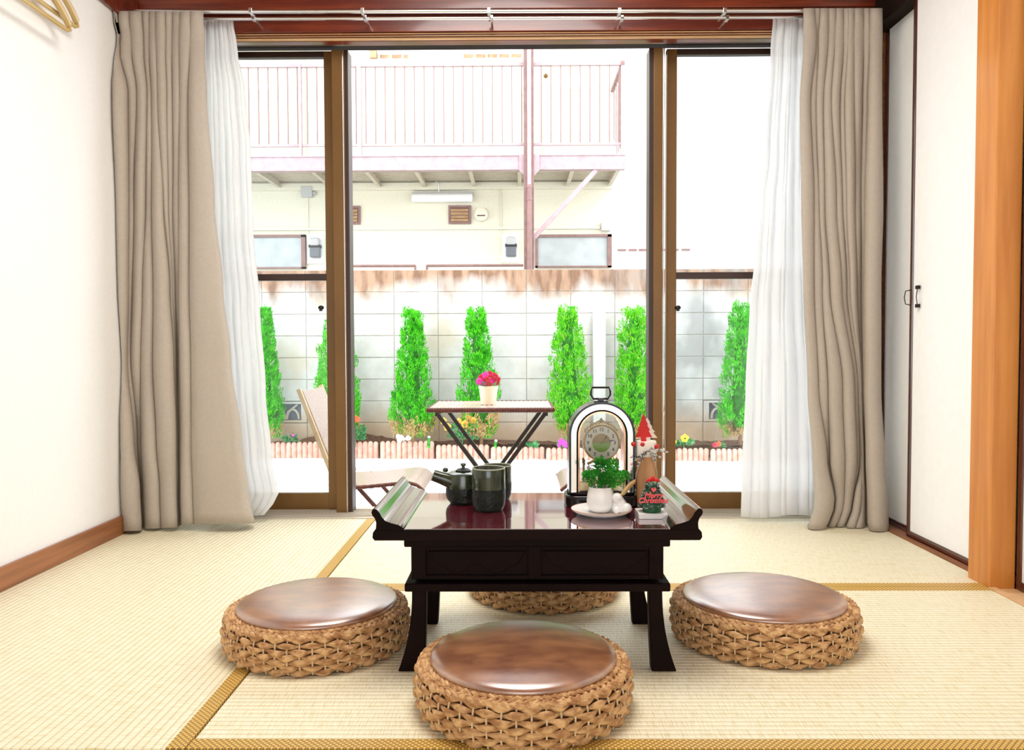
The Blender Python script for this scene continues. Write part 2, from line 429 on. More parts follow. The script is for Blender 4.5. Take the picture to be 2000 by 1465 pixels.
M['bbrown'] = mat('dull_brown_steel', (.20, .105, .095), (.25, .14, .12), scale=12, rough=.5)
M['deck'] = mat('corrugated_cream_deck', (.50, .44, .34), (.56, .50, .40), scale=14, rough=.7)
M['door'] = mat('pale_yellow_door', (.58, .55, .38), rough=.5)
M['frost'] = mat('frosted_window_glass', (.36, .39, .38), (.44, .46, .45), scale=6, rough=.25)
M['meter'] = mat('grey_meter_housing', (.12, .13, .14), rough=.4)
M['greymetal'] = mat('grey_plastic', (.42, .42, .40), rough=.5)
M['louvre'] = mat('brown_louvre', (.34, .20, .10), (.46, .30, .16), scale=20, rough=.6)
M['ventdark'] = mat('vent_slot', (.14, .07, .06), rough=.8)
M['hollow'] = mat('blue_grey_hollow', (.20, .22, .27), rough=.8)
M['alu'] = mat('champagne_aluminium', (.62, .56, .46), rough=.35, metal=.4)
M['roomfloor'] = mat('subfloor', (.30, .18, .08), rough=.7)

XL, XR, YW = -1.426, 1.319, 3.10        # left wall face, right track edge, window wall
CEIL = 2.32
YB = -4.5
# ------------------------------------------------------------------ floor with tatami mats
S1, S2 = 2.213, 1.314                    # seams
XS = fl(480, 1320).x                     # lengthwise seam
floor = struct('floor', MB().box(XL - .1, 1.6, YB, YW, -.12, -.022), M['roomfloor'], 'subfloor under the tatami mats')
def tatami(x0, x1, y0, y1, m, borders, label):
    g = .0012
    t = obj('tatami_mat', MB().box(x0 + g, x1 - g, y0 + g, y1 - g, -.022, 0), M[m], floor, label, bevel=.002, seg=1)
    hw = .033
    for b in borders:
        mb = MB()
        if b == 'n': mb.box(x0 + g, x1 - g, y1 - hw, y1 - g + .0004, -.020, .0012)
        if b == 's': mb.box(x0 + g, x1 - g, y0 + g - .0004, y0 + hw, -.020, .0012)
        if b == 'e': mb.box(x1 - hw, x1 - g + .0004, y0 + g, y1 - g, -.020, .0012)
        if b == 'w': mb.box(x0 + g - .0004, x0 + hw, y0 + g, y1 - g, -.020, .0012)
        obj('cloth_border', mb, M['heri'], t, 'gold patterned cloth edging')
TX1 = 1.282
tatami(XL, XS, S2, YW, 'tat_y', 'e', 'tatami mat running along the left wall')
tatami(XS, XR, S1, YW, 'tat_x', 's', 'tatami mat in front of the window sill')
tatami(XS, TX1, S2, S1, 'tat_x', 'ns', 'tatami mat under the low table')
tatami(XL, TX1, S2 - .88, S2, 'tat_x', 's', 'nearest tatami mat, below the picture')
tatami(XL, TX1, YB, S2 - .88, 'tat_x', 'n', None)

# ------------------------------------------------------------------ walls, ceiling, trims
struct('wall_left', MB().box(XL - .12, XL, YB, YW + .15, -.12, CEIL + .1), M['plaster'], 'plain white wall on the left')
struct('ceiling', MB().box(XL - .12, 1.75, YB, YW + .15, CEIL, CEIL + .1), M['basewood'])
bb = MB(); bz = at(240, 1007, 2.98).z
bb.box(XL, XL + .012, YB, YW - .02, 0, .066)
struct('baseboard_left', bb, M['basewood'], 'brown wooden baseboard along the left wall', bevel=.002)
HZ = at(1000, 80, YW).z                  # underside of the wooden head
struct('wall_back', MB().box(XL - .12, 1.7, YW, YW + .12, at(1000, 36, YW).z, CEIL + 1.4), M['redwood'], 'dark red wooden boarding above the window')
struct('trim_1', MB().box(XL, 1.40, YW - .02, YW + .12, at(1000, 65, YW).z, at(1000, 39, YW).z), M['redwood'], 'red-brown wooden lintel above the window', bevel=.003)
kg = MB()
z0, z1 = at(1000, 80, YW).z, at(1000, 66, YW).z
for a, b, y in ((.08, .34, -.016), (.56, .68, -.012), (.90, 1.0, -.014)):
    kg.box(XL, 1.40, YW + y, YW + .028, lerp(z0, z1, a), lerp(z0, z1, b))
struct('trim_10', MB().box(XL, 1.40, YW - .006, YW + .028, z0, z1), M['redwood'], 'dark grooves of the window lintel')
struct('trim_2', kg, M['kamoi'], 'pale grooved wooden track under the lintel', bevel=.001)
struct('trim_3', MB().box(XL, 1.40, YW - .055, YW - .001, at(1000, 18, YW - .05).z, at(1000, 18, YW - .05).z + .12), M['redwood'], 'dark red picture rail above the curtain rods', bevel=.003)
zl = 1.846
struct('trim_4', MB().box(XL, XL + .016, YB, YW - .06, zl, zl + .11), M['redwood'], 'dark wooden rail high on the left wall', bevel=.003)
struct('trim_5', MB().box(XR, XR + .16, 2.30, YW - .0, 1.832, 1.99), M['headblack'], 'dark lintel above the sliding panels', bevel=.003)
struct('trim_6', MB().box(XL, XL + .075, YW - .03, YW + .10, -.02, at(1000, 66, YW).z), M['basewood'], 'reddish wooden corner post behind the left curtain', bevel=.002)
struct('trim_7', MB().box(XR + .01, XR + .16, YW - .02, YW + .10, -.02, 1.90), M['basewood'], 'wooden corner post behind the right curtain', bevel=.002)
# outer wall beyond the opening
struct('wall_right', MB().box(1.45, 1.60, YB, YW + .12, -.12, CEIL + .1).box(XR + .02, 1.45, 2.30, YW, 1.99, CEIL), M['plaster'], 'wall above and behind the sliding panels')
# pillar
PX = 1.283
struct('pillar_1', MB().box(PX, PX + .0705, 2.2, 2.306, -.02, CEIL), M['orange_wood'], 'square orange-brown wooden pillar beside the sliding panels', bevel=.003)
# thresholds
th = MB().box(XR, XR + .018, 2.306, YW - .001, -.02, .006).box(XR + .018, XR + .13, 2.306, YW - .001, -.02, .001)
struct('trim_8', th, M['basewood'], 'wooden floor track of the sliding panels')
th = MB().box(TX1, TX1 + .02, YB, 2.2, -.02, .003).box(TX1 + .02, TX1 + .16, YB, 2.2, -.02, -.002)
struct('trim_9', th, M['kamoi'], 'pale wooden threshold in front of the pillar')

def fusuma(name, label, x, y0, y1, z0, z1, pull=None):
    g = sgroup(name, label, (x, (y0 + y1) / 2, z0))
    obj('paper_panel', MB().box(x + .004, x + .018, y0 + .01, y1 - .01, z0 + .012, z1 - .01), M['fusuma'], g)
    fw = .021
    for a, b in ((y0, y0 + fw), (y1 - fw, y1)):
        obj('stile', MB().box(x, x + .022, a, b, z0, z1), M['lacquer'], g, bevel=.003)
    obj('bottom_rail', MB().box(x, x + .022, y0 + fw, y1 - fw, z0, z0 + .024), M['lacquer'], g, bevel=.002)
    obj('top_rail', MB().box(x, x + .022, y0 + fw, y1 - fw, z1 - .024, z1), M['lacquer'], g, bevel=.002)
    return g
YJ = xw(1784, 500, 1.348).y
far = fusuma('door_1', 'white paper sliding panel between the right curtain and the lacquered joint', 1.372, YJ - .010, YW - .03, .001, 1.86)
near = fusuma('door_2', 'white paper sliding panel beside the orange pillar', 1.342, 2.312, YJ + .012, .001, 1.86)
near2 = fusuma('door_3', 'edge of a white paper panel in front of the pillar', 1.3535, 1.2, 2.198, -.001, 1.86)
# pulls
zc = xw(1780, 581, 1.342).z
hb = MB()
yj = YJ + .002
for s, yy, dz, xx in ((1, yj + .0, 0, 1.342),):
    pts = [(xx, yy, zc + .026), (xx - .018, yy, zc + .022), (xx - .022, yy, zc), (xx - .018, yy, zc - .022), (xx, yy, zc - .026)]
    hb.tube(pts, .0018, 6)
obj('pull_handle', hb, M['darkmetal'], near, 'small dark wire pull', smooth=True)
yk = xw(1791, 560, 1.338).y
hb = MB().box(1.334, 1.343, yk - .012, yk + .004, zc + .025, zc + .037).box(1.334, 1.343, yk - .012, yk + .004, zc - .037, zc - .025)
hb.tube([(1.336, yk - .008, zc + .03), (1.331, yk - .010, zc), (1.336, yk - .008, zc - .03)], .0016, 6)
obj('pull_plate', hb, M['darkmetal'], near, 'dark latch plate')

# ------------------------------------------------------------------ window: frame, sashes, sill
SY0, SY1, SY2, SY3 = 3.175, 3.205, 3.235, 3.265
zt = at(1000, 80, 3.16).z
WX0, WX1 = XL + .02, 1.36
win = sgroup('window_1', 'wide bronze aluminium sliding window, its middle open', (0, 3.2, 0))
fr = MB().box(WX0, WX1, 3.13, 3.28, at(1000, 94, 3.28).z, zt + .01)
obj('head_frame', fr, M['headblack'], win, bevel=.003)
obj('head_channel', MB().box(WX0, WX1, 3.125, 3.132, at(1000, 83.5, 3.13).z, at(1000, 82, 3.13).z), M['bronze2'], win)
sl = MB()
for i, (ya, yb, zz) in enumerate(((3.10, 3.125, .004), (3.132, 3.142, .008), (3.15, 3.16, .010), (3.172, 3.182, .010), (3.20, 3.21, .010), (3.235, 3.245, .010), (3.27, 3.31, .006))):
    sl.box(WX0, WX1, ya, yb, -.05, zz)
obj('sill_base', MB().box(WX0, WX1, 3.10, 3.31, -.06, -.006), M['basewood'], win)
obj('sill_track', sl, M['alu'], win, 'pale aluminium sill with running tracks')
def stile(g, name, xa, xb, y0, y1, m, ztop=None, zbot=None):
    pa = at(xa, 560, y0); pb = at(xb, 560, y0)
    obj(name, MB().box(pa.x, pb.x, y0, y1, zbot or .008, ztop or at(1000, 95, y0).z), M[m], g, bevel=.002)
def sash(name, label, x0, x1, y0, y1, st_l, st_r, m, crescent=0):
    g = sgroup(name, label, ((x0 + x1) / 2, y0, 0))
    zb = at(1000, 963, y0).z; zr = at(1000, 109, y0).z; zt2 = at(1000, 97, y0).z
    obj('bottom_rail', MB().box(x0, x1, y0, y1, .008, zb), M['bronze2'], g, bevel=.002)
    obj('top_rail', MB().box(x0, x1, y0, y1, zr, zt2), M['bronze'], g, bevel=.002)
    zm = at(1000, 546, y0).z, at(1000, 533, y0).z
    for (a, b), mm in ((st_l, m), (st_r, m)):
        obj('stile', MB().box(a, b, y0 - .001, y1 + .001, .008, zt2), M[mm], g, bevel=.003)
    obj('middle_rail', MB().box(st_l[1], st_r[0], y0 + .004, y1 - .004, zm[0], zm[1]), M['bronze'], g, bevel=.001)
    gl = obj('glass_pane', MB().box(st_l[1] - .004, st_r[0] + .004, (y0 + y1) / 2 - .002, (y0 + y1) / 2 + .002, zb - .004, zr + .004), M['glass'], g)
    return g
def X(px, Y): return at(px, 560, Y).x
# left pair
sL1 = sash('window_2', 'left sliding sash, glazed, pushed left', WX0, X(657, SY2), SY2, SY3, (WX0, WX0 + .03), (X(637, SY2), X(657, SY2)), 'bronze2')
sL2 = sgroup('window_3', 'narrow overlapping sash edge left of the opening', (X(668, SY0), SY0, 0))
stile(sL2, 'stile', 652, 676, SY0, SY1, 'bronze2')
stile(sL2, 'meeting_strip', 676, 684, SY0 + .01, SY1 + .05, 'bronze')
stile(sL2, 'groove_strip', 672.5, 674, SY0 - .003, SY0, 'steel')
# right pair
sR1 = sash('window_4', 'right sliding sash, glazed, pushed right', X(1301, SY2), WX1, SY2, SY3, (X(1301, SY2), X(1321, SY2)), (WX1 - .03, WX1), 'bronze2')
sR2 = sgroup('window_5', 'narrow overlapping sash edge right of the opening', (X(1285, SY0), SY0, 0))
stile(sR2, 'stile', 1276, 1294, SY0, SY1, 'bronze2')
stile(sR2, 'meeting_strip', 1267, 1276, SY0 + .01, SY1 + .05, 'bronze')
stile(sR2, 'groove_strip', 1294.5, 1297, SY0 - .002, SY0 + .004, 'steel')
for g, px in ((sL1, 627), (sR1, 1324)):
    p = at(px, 601, SY2 - .01)
    cm = MB().ell((p.x, p.y, p.z), (.012, .008, .009), 10, 6).box(p.x - .004, p.x + .004, p.y - .014, p.y + .01, p.z - .014, p.z - .004)
    obj('latch', cm, M['darkmetal'], g, 'small dark sash latch', smooth=True)

# ------------------------------------------------------------------ curtain rods
def rod(yp0, yp1, Y, r, label, x0, x1):
    a = at(x0, yp0, Y); b = at(x1, yp1, Y)
    t = thing('curtain_rod', label, 'curtain rod', ((a.x + b.x) / 2, Y, a.z))
    obj('pole', MB().tube([a, b], r, 10), M['steel'], t, smooth=True)
    for px in (490, 708, 955, 1210, 1415):
        q = at(px + (5 if Y > 2.98 else 0), lerp(yp0, yp1, .5), Y)
        mb = MB().box(q.x - .006, q.x + .006, Y - r - .0015, Y + .02, q.z - r - .0015, q.z + r + .0015)
        mb.box(q.x - .004, q.x + .004, Y, YW - .056 if Y < 3.0 else YW - .02, q.z - .003, q.z + .003)
        obj('bracket', mb, M['steel'], t, bevel=.001)
    return t
rod(23, 20, 2.955, .0075, 'upper silver curtain rod carrying the beige curtains', 215, 1715)
rod(37, 33, 3.0, .0065, 'lower silver curtain rod carrying the white sheers', 300, 1640)

# ------------------------------------------------------------------ curtains
def curtain(name, label, cat, ys, vals, Y, m, amp, ybot_fn, omega=.215, top=22, Aw=1.25, seed=1, nv=46, Ytop=None, sub=9, wallside=None):
    rnd = random.Random(seed); n = len(vals[0]) - 1
    offs = [rnd.uniform(-.012, .012) for _ in range(n + 1)]
    def row(yp):
        for i in range(len(ys) - 1):
            if yp <= ys[i + 1]: break
        t = max(0, min(1, (yp - ys[i]) / (ys[i + 1] - ys[i]))); t = t * t * (3 - 2 * t)
        return [lerp(a, b, t) for a, b in zip(vals[i], vals[i + 1])]
    cols = n * sub
    def fn(u, v):
        k = min(int(u * n), n - 1); t = u * n - k
        yb = ybot_fn(u)
        yp = top + (yb - top) * v
        r = row(yp)
        a = r[k]; b = r[k + 1]
        wpx = abs(b - a)
        # pinch under the heading
        pin = math.exp(-((yp - top - 52) / 22) ** 2)
        x = a + (b - a) * (t - omega * (1 + .3 * pin) * math.sin(2 * PI * t))
        wm = wpx / F * Y
        A = min(amp, Aw * wm + .006)
        Yc = Y - A * (math.sin(PI * t) ** .7) * (1 - .45 * pin) + offs[k] * (1 - t) + offs[k + 1] * t + .004 * math.sin(yp * .02 + k * 2)
        if wallside == 'l': Yc -= .05 * max(0, 1 - 5 * u)
        if wallside == 'r': Yc -= .03 * max(0, 5 * u - 4)
        p = at(x, yp, Yc)
        p.x = min(max(p.x, XL + .008), XR + .012)
        zf = .004 + .0 * t
        if p.z < zf: p.z = zf
        return p
    mb = MB().sheet(fn, cols, nv)
    base = at((vals[-1][0] + vals[-1][-1]) / 2, ys[-1], Y)
    t = thing(name, label, cat, (base.x, Y, 0))
    o = obj('cloth', mb, m, t, smooth=80)
    s = o.modifiers.new('thick', 'SOLIDIFY'); s.thickness = .0018 if m is M['curtain'] else .0004; s.offset = 0
    # heading tape
    return t, row, fn
ys = [22, 100, 180, 400, 560, 700, 860, 960, 1035]
LV = [
 [206, 228, 252, 276, 291, 305, 322, 337, 353, 372, 396],
 [211, 233, 256, 279, 292, 306, 322, 336, 351, 371, 399],
 [215, 248, 266, 286, 296, 308, 325, 337, 351, 369, 403],
 [222, 250, 262, 283, 297, 318, 328, 338, 350, 371, 418],
 [225, 249, 259, 279, 300, 330, 337, 342, 349, 372, 434],
 [228, 247, 256, 275, 300, 338, 343, 346, 350, 374, 449],
 [231, 260, 268, 276, 306, 343, 345, 348, 352, 376, 470],
 [234, 272, 276, 280, 312, 344, 346, 349, 353, 378, 482],
 [240, 276, 279, 283, 315, 346, 348, 351, 355, 380, 496]]
tL, _, _ = curtain('thick_curtain', 'beige linen curtain gathered beside the left wall', 'curtain', ys, LV, 2.965, M['curtain'], .10,
        lambda u: lerp(1038, 1022, u), seed=3, top=22, wallside='l')
ys2 = [18, 70, 200, 400, 560, 760, 900, 980, 1042]
RV = [
 [1570, 1590, 1603, 1618, 1633, 1648, 1658, 1669, 1687, 1700, 1723],
 [1571, 1594, 1600, 1617, 1632, 1648, 1657, 1669, 1687, 1700, 1722],
 [1563, 1582, 1594, 1609, 1624, 1640, 1651, 1668, 1684, 1696, 1722],
 [1566, 1589, 1600, 1612, 1633, 1646, 1654, 1670, 1682, 1690, 1724],
 [1570, 1589, 1606, 1622, 1643, 1654, 1661, 1674, 1682, 1688, 1720],
 [1578, 1599, 1618, 1645, 1669, 1676, 1680, 1684, 1686, 1689, 1720],
 [1588, 1615, 1622, 1650, 1674, 1680, 1684, 1688, 1690, 1692, 1727],
 [1592, 1629, 1633, 1648, 1664, 1668, 1682, 1690, 1692, 1695, 1733],
 [1578, 1612, 1617, 1632, 1648, 1652, 1670, 1688, 1692, 1697, 1735]]
tR, _, _ = curtain('thick_curtain', 'beige linen curtain gathered beside the sliding panels', 'curtain', ys2, RV, 2.965, M['curtain'], .10,
        lambda u: lerp(1040, 1044, u), seed=5, top=16, wallside='r')
# sheers
def even(e, n, seed, j=.22):
    rnd = random.Random(seed); js = [0] + [rnd.uniform(-j, j) for _ in range(n - 1)] + [0]
    return [[lerp(a, b, (i + js[i]) / n) for i in range(n + 1)] for a, b in e]
ysl = [35, 100, 180, 300, 450, 600, 760, 900, 965, 990, 1012]
LE = [(392, 455), (388, 464), (386, 479), (384, 490), (386, 495), (392, 508), (398, 519), (404, 531), (408, 544), (410, 532), (412, 512)]
curtain('sheer_curtain', 'white sheer curtain right of the left beige curtain', 'curtain', ysl, even(LE, 9, 4), 3.04, M['sheer'], .012,
        lambda u: lerp(1012, 1006, u), omega=.06, top=34, seed=7, Aw=.7)
ysr = [30, 100, 300, 400, 500, 600, 760, 900, 1010]
RE = [(1510, 1600), (1505, 1598), (1493, 1600), (1482, 1605), (1474, 1612), (1464, 1622), (1456, 1640), (1450, 1650), (1447, 1652)]
curtain('sheer_curtain', 'white sheer curtain left of the right beige curtain', 'curtain', ysr, even(RE, 11, 9), 3.04, M['sheer'], .012,
        lambda u: 1009 + 3 * math.sin(u * 9), omega=.06, top=30, seed=8, Aw=.7)

# ------------------------------------------------------------------ wall hangers
def hanger(label, px, py, X0, n):
    c = xw(px, py, X0)
    t = thing('coat_hanger', label, 'hanger', (X0, c.y - .2, c.z), 'wooden hangers on the left wall')
    pts = [(X0, c.y, c.z)]
    arm = []
    for i in range(13):
        u = i / 12
        arm.append((X0, c.y - .21 * u, c.z + .006 + .085 * u ** .75 + .012 * math.sin(PI * u)))
    for i in range(1, 13):
        u = i / 12
        arm.append((X0, c.y - .21 - .21 * u, arm[12 - i][2]))
    obj('shoulder_bar', MB().tube(arm, [.0105 for i in range(25)], 8), M['hanger'], t, smooth=True)
    lo = [(X0, c.y, c.z + .004), (X0, c.y + .004, c.z - .008), (X0, c.y - .01, c.z - .014)] + [(X0, c.y - .03 - .36 * i / 4, c.z - .014) for i in range(5)] + [(X0, c.y - .415, c.z - .006), (X0, c.y - .42, c.z + .004)]
    obj('trouser_bar', MB().tube(lo, .0072, 8), M['hanger'], t, smooth=True)
    hk = [(X0, c.y - .21, c.z + .10), (X0, c.y - .21, c.z + .13)] + [(X0 - .0, c.y - .21 + .018 * math.cos(a), c.z + .148 + .018 * math.sin(a)) for a in [(-PI / 2 + i * PI * 1.35 / 8) for i in range(9)]]
    obj('hook', MB().tube(hk, .0016, 6), M['steel'], t, smooth=True)
hanger('golden wooden hanger nearer the curtain, high on the left wall', 149, 45, XL + .035, 0)
hanger('golden wooden hanger with the long bar, nearer the room', 134, 52, XL + .058, 1)
pg = xw(130, 20, XL + .03)
obj('hanger_peg', MB(), M['steel']) if False else None

# ------------------------------------------------------------------ low table
TZ = .3014
p0 = at(727, 1045, 1.595); p1 = at(1372, 1045, 1.595)
TXA, TXB = p0.x, p1.x; TC = (TXA + TXB) / 2
TYF, TYB = 1.595, 1.998
tab = thing('low_table', 'dark lacquered low table with scroll-shaped ends between the four stools', 'table', (TC, 1.82, 0))
TH = .0215
sidep = []
slab = MB()
prof = [(TXA + .004, TZ - TH), (TXA, TZ - TH + .006), (TXA + .001, TZ - .006), (TXA + .005, TZ), (TXB - .005, TZ), (TXB - .001, TZ - .006), (TXB, TZ - TH + .006), (TXB - .004, TZ - TH)]
slab.prism([(x, z) for x, z in prof], 'y', TYF, TYB)
obj('table_top', slab, M['table'], tab, bevel=.0015)
obj('polished_panel', MB().box(TXA + .035, TXB - .035, TYF + .004, TYB - .004, TZ - .002, TZ + .0012), M['tabletop'], tab, 'glossy wine-red surface')
def px2x(px, Y=TYF): return at(px, 1040, Y).x
def scroll(sgn):
    # S profile traced around the end piece, outward = away from the centre
    x0 = px2x(790 if sgn < 0 else 1308)
    def P(dx, dz): return (x0 + sgn * dx, TZ + dz)
    s = 1 / 991
    top = [(0, 0), (2, 4), (12, 10), (26, 13.5), (38, 18), (45, 26), (49, 34), (54, 40), (59, 42.5), (63, 40.5), (65, 35), (63, 29), (58, 23), (55.5, 14), (56, 6), (57, 0)]
    poly = [P(a * s, b * s) for a, b in top]
    if sgn > 0: poly = poly[::-1]
    o = obj('scroll_end', MB().prism(poly, 'y', TYF + .001, TYB - .002), M['scroll'], tab, smooth=50)
    obj('scroll_unlit_face', MB().prism(poly, 'y', TYF - .0008, TYF + .0012), M['table'], tab)  # added dark face: the front's missing reflection is put into its colour
scroll(-1); scroll(1)
def tx(px): return at(px, 1100, 1.633).x
def tz(py, Y=1.633): return at(1050, py, Y).z
BF, BB = 1.633, 1.935
obj('moulding', MB().box(tx(790), tx(1308), BF - .008, BB + .012, tz(1067), TZ - TH + .0005), M['table'], tab, bevel=.003)
z_ap0, z_ap1 = tz(1132), tz(1066)
xa, xb = tx(803), tx(1296)
box = MB().box(xa + .004, xb - .004, BF + .008, BB - .004, z_ap0, z_ap1)
ap = obj('apron', box, M['table'], tab)
for a, b in ((803, 832), (1031, 1057), (1268, 1296)):
    obj('apron_post', MB().box(tx(a), tx(b), BF, BF + .02, z_ap0, z_ap1), M['table'], ap, bevel=.0015)
for a, b in ((832, 1031), (1057, 1268)):
    A, B = tx(a), tx(b)
    obj('apron_rail', MB().box(A, B, BF + .002, BF + .014, z_ap1 - .008, z_ap1), M['table'], ap)
    obj('apron_rail', MB().box(A, B, BF + .002, BF + .014, z_ap0, z_ap0 + .008), M['table'], ap)
    # fretted relief panel: shaped raised field
    poly = [(A + .004, z_ap1 - .012)]
    for i in range(25):
        u = i / 24; 
        poly.append((lerp(A + .022, B - .022, u), z_ap0 + .016 + .009 * math.cos(u * 4 * PI) * (1 if u < .999 else 1) + .005))
    poly.append((B - .004, z_ap1 - .012))
    obj('carved_panel', MB().prism(poly, 'y', BF + .004, BF + .009), M['table'], ap, bevel=.001, seg=1)
obj('shelf', MB().box(tx(791), tx(1308), BF - .012, BB + .02, tz(1153), tz(1137)), M['table'], tab, bevel=.003)
zl0 = tz(1152)
def leg(side, back):
    # sabre leg, flaring outwards at the foot
    Y0, Y1 = (BF, BF + .028) if not back else (BB - .02, BB + .008)
    s = side
    x_in = tx(832) if s < 0 else tx(1268); x_out = tx(804) if s < 0 else tx(1294)
    if back:
        k = .030; x_in += -s * -.0; 
    L = []; n = 10
    flare_o = .030; flare_i = .006 if not back else .004
    for i in range(n + 1):
        u = i / n; z = lerp(zl0, 0, u)
        L.append(((x_out + s * flare_o * u ** 2.2), z))
    Rr = [((x_in + s * .006 * u ** 2), lerp(zl0, 0, u)) for u in [i / n for i in range(n + 1)]]
    poly = L + Rr[::-1]
    if s > 0: poly = poly[::-1]
    obj('leg', MB().prism(poly, 'y', Y0, Y1), M['table'], tab, bevel=.002, seg=1)
for s in (-1, 1):
    leg(s, False); leg(s, True)

# ------------------------------------------------------------------ wicker stools
def pouf(label, cx, cy, Rr, seed):
    rnd = random.Random(seed)
    t = thing('floor_stool', label, 'stool', (cx, cy, 0))
    H = .078
    def prof(z): return Rr * (1 - .055 * ((z - H * .55) / (H * .55)) ** 2) - .006
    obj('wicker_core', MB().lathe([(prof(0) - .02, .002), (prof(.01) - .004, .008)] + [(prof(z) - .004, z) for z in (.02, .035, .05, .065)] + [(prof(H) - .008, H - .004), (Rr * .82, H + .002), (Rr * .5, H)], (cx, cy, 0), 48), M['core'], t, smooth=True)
    NS = 50; NR = 7; per = 8
    for r in range(NR):
        z = .0075 + r * .0112
        ph = r % 2; mb = MB(); m = NS * per // 2; nk = 8; v = []; f = []
        jit = [rnd.uniform(.82, 1.18) for _ in range(NS)]; jz = [rnd.uniform(-.0012, .0012) for _ in range(NS)]
        for i in range(NS * 5):
            s = i / 5; a = 2 * PI * s / NS
            c = math.cos(PI * (s + ph)); k = int(round(s)) % NS
            o = .5 + .5 * c; o = o ** .8
            rad = prof(z) - .002 + .0065 * o * jit[k]
            hh = .0026 + .0049 * o * jit[k]; tt = .0022 + .0020 * o
            for q in range(nk):
                th = 2 * PI * q / nk
                rr = rad + tt * math.cos(th); zz = z + jz[k] + hh * math.sin(th) + .0012 * math.sin(PI * s + r)
                v.append((cx + rr * math.cos(a), cy + rr * math.sin(a), max(.0012, zz)))
        n = NS * 5
        for i in range(n):
            j = (i + 1) % n
            for q in range(nk):
                l = (q + 1) % nk
                f.append((i * nk + q, j * nk + q, j * nk + l, i * nk + l))
        mb.add(v, f)
        obj('woven_strand', mb, M['wicker'], t, smooth=True)
    mb = MB()
    for k in range(NS):
        a = 2 * PI * k / NS
        pts = [(cx + (prof(z) + .0030) * math.cos(a), cy + (prof(z) + .0030) * math.sin(a), z) for z in (.004, .02, .04, .06, H)]
        mb.tube(pts, .0018, 5)
    obj('upright_reeds', mb, M['stake'], t, kind='stuff')
    # braided rim: three plaited strands, two rounds
    for rr, zz, amp, n in ((prof(H) - .001, H + .001, .0055, 26), (prof(H) - .0165, H + .0045, .0055, 24)):
        mb = MB()
        for q in range(3):
            pts = []; m = n * 8
            for i in range(m):
                a = 2 * PI * i / m; th = n * a + q * 2 * PI / 3
                ro = rr + amp * math.sin(th); zo = zz + .0032 * math.sin(2 * th)
                pts.append((cx + ro * math.cos(a), cy + ro * math.sin(a), zo))
            mb.tube(pts, .0044, 6, closed=True)
        obj('braided_rim', mb, M['wicker'], t, smooth=True)
    rc = Rr * .855
    pr = [(rc * .3, H - .002), (rc * .93, H + .003), (rc * .985, H + .007), (rc, H + .0115), (rc * .992, H + .016), (rc * .965, H + .020), (rc * .90, H + .0240), (rc * .75, H + .0282), (rc * .5, H + .0318), (rc * .25, H + .0335), (.002, H + .034)]
    obj('seat_cushion', MB().lathe(pr, (cx, cy, 0), 72), M['leather'], t, smooth=60)
pouf('round wicker stool with brown leather seat in front of the table, nearest', at(1022, 1300, 1.49).x, 1.492, .2035, 1)
pouf('round wicker stool at the left of the low table', at(621, 1200, 1.80).x, 1.800, .2065, 2)
pouf('round wicker stool at the right of the low table', at(1490, 1200, 1.84).x, 1.840, .2105, 3)
pouf('round wicker stool half hidden behind the low table', at(1062, 1180, 2.178).x, 2.178, .205, 4)

# ------------------------------------------------------------------ tableware
Z0 = TZ + .0014
def mug(label, px, Y, wpx, ytop, g=None):
    c = at(px, 960, Y); r = wpx / 2 / F * Y; h = at(px, ytop, Y).z - Z0
    t = thing('teacup', label, 'cup', (c.x, Y, Z0), 'green pottery teacups')
    k = .52 * h
    obj('lower_body', MB().lathe([(r * .80, 0), (r * .86, .003), (r * .97, .012), (r * 1.0, k * .6), (r * 1.0, k)], (c.x, Y, Z0), 28), M['ceramic_dark'], t, 'dark rough glaze', smooth=True)
    obj('upper_body', MB().lathe([(r * .995, k - .001), (r * .99, h * .8), (r * .985, h - .002), (r * .96, h), (r * .925, h - .002), (r * .92, k)], (c.x, Y, Z0), 28), M['ceramic'], t, 'mossy green glaze', smooth=True)
    obj('rim', MB().tube([(c.x + r * .955 * math.cos(a), Y + r * .955 * math.sin(a), Z0 + h) for a in [2 * PI * i / 36 for i in range(36)]], .0014, 6, closed=True), M['unglazed'], t, smooth=True)
mug('tall green pottery teacup in front, beside the teapot', 954.5, 1.785, 66, 914)
mug('tall green pottery teacup half hidden behind the other cup', 971, 1.912, 57, 909)
cY = 1.867
c = at(905, 960, cY); s = cY / F
pot = thing('teapot', 'green pottery teapot with a side spout, left on the low table', 'teapot', (c.x, cY, Z0))
bh = at(905, 921, cY).z - Z0; br = 35 * s
obj('lower_body', MB().lathe([(br * .72, 0), (br * .8, .004), (br * .95, .012), (br * 1.0, .022), (br * .98, bh * .52)], (c.x, cY, Z0), 32), M['ceramic_dark'], pot, 'dark rough glaze', smooth=True)
obj('upper_body', MB().lathe([(br * .98, bh * .5), (br * .97, bh * .8), (br * .90, bh * .95), (br * .7, bh * 1.0), (br * .45, bh * 1.01)], (c.x, cY, Z0), 32), M['ceramic'], pot, 'mossy green glaze', smooth=True)
lid = obj('lid', MB().lathe([(br * .42, bh), (br * .45, bh + .003), (br * .3, bh + .007), (br * .1, bh + .009)], (c.x, cY, Z0), 24), M['ceramic_dark'], pot, smooth=True)
obj('lid_knob', MB().lathe([(.004, bh + .008), (.0035, bh + .012), (.0065, bh + .015), (.006, bh + .019), (.001, bh + .021)], (c.x, cY, Z0), 14), M['ceramic'], lid, smooth=True)
sa = at(882, 940, cY - .015); sb = at(846, 928, cY - .02)
d = (sb - sa).normalized()
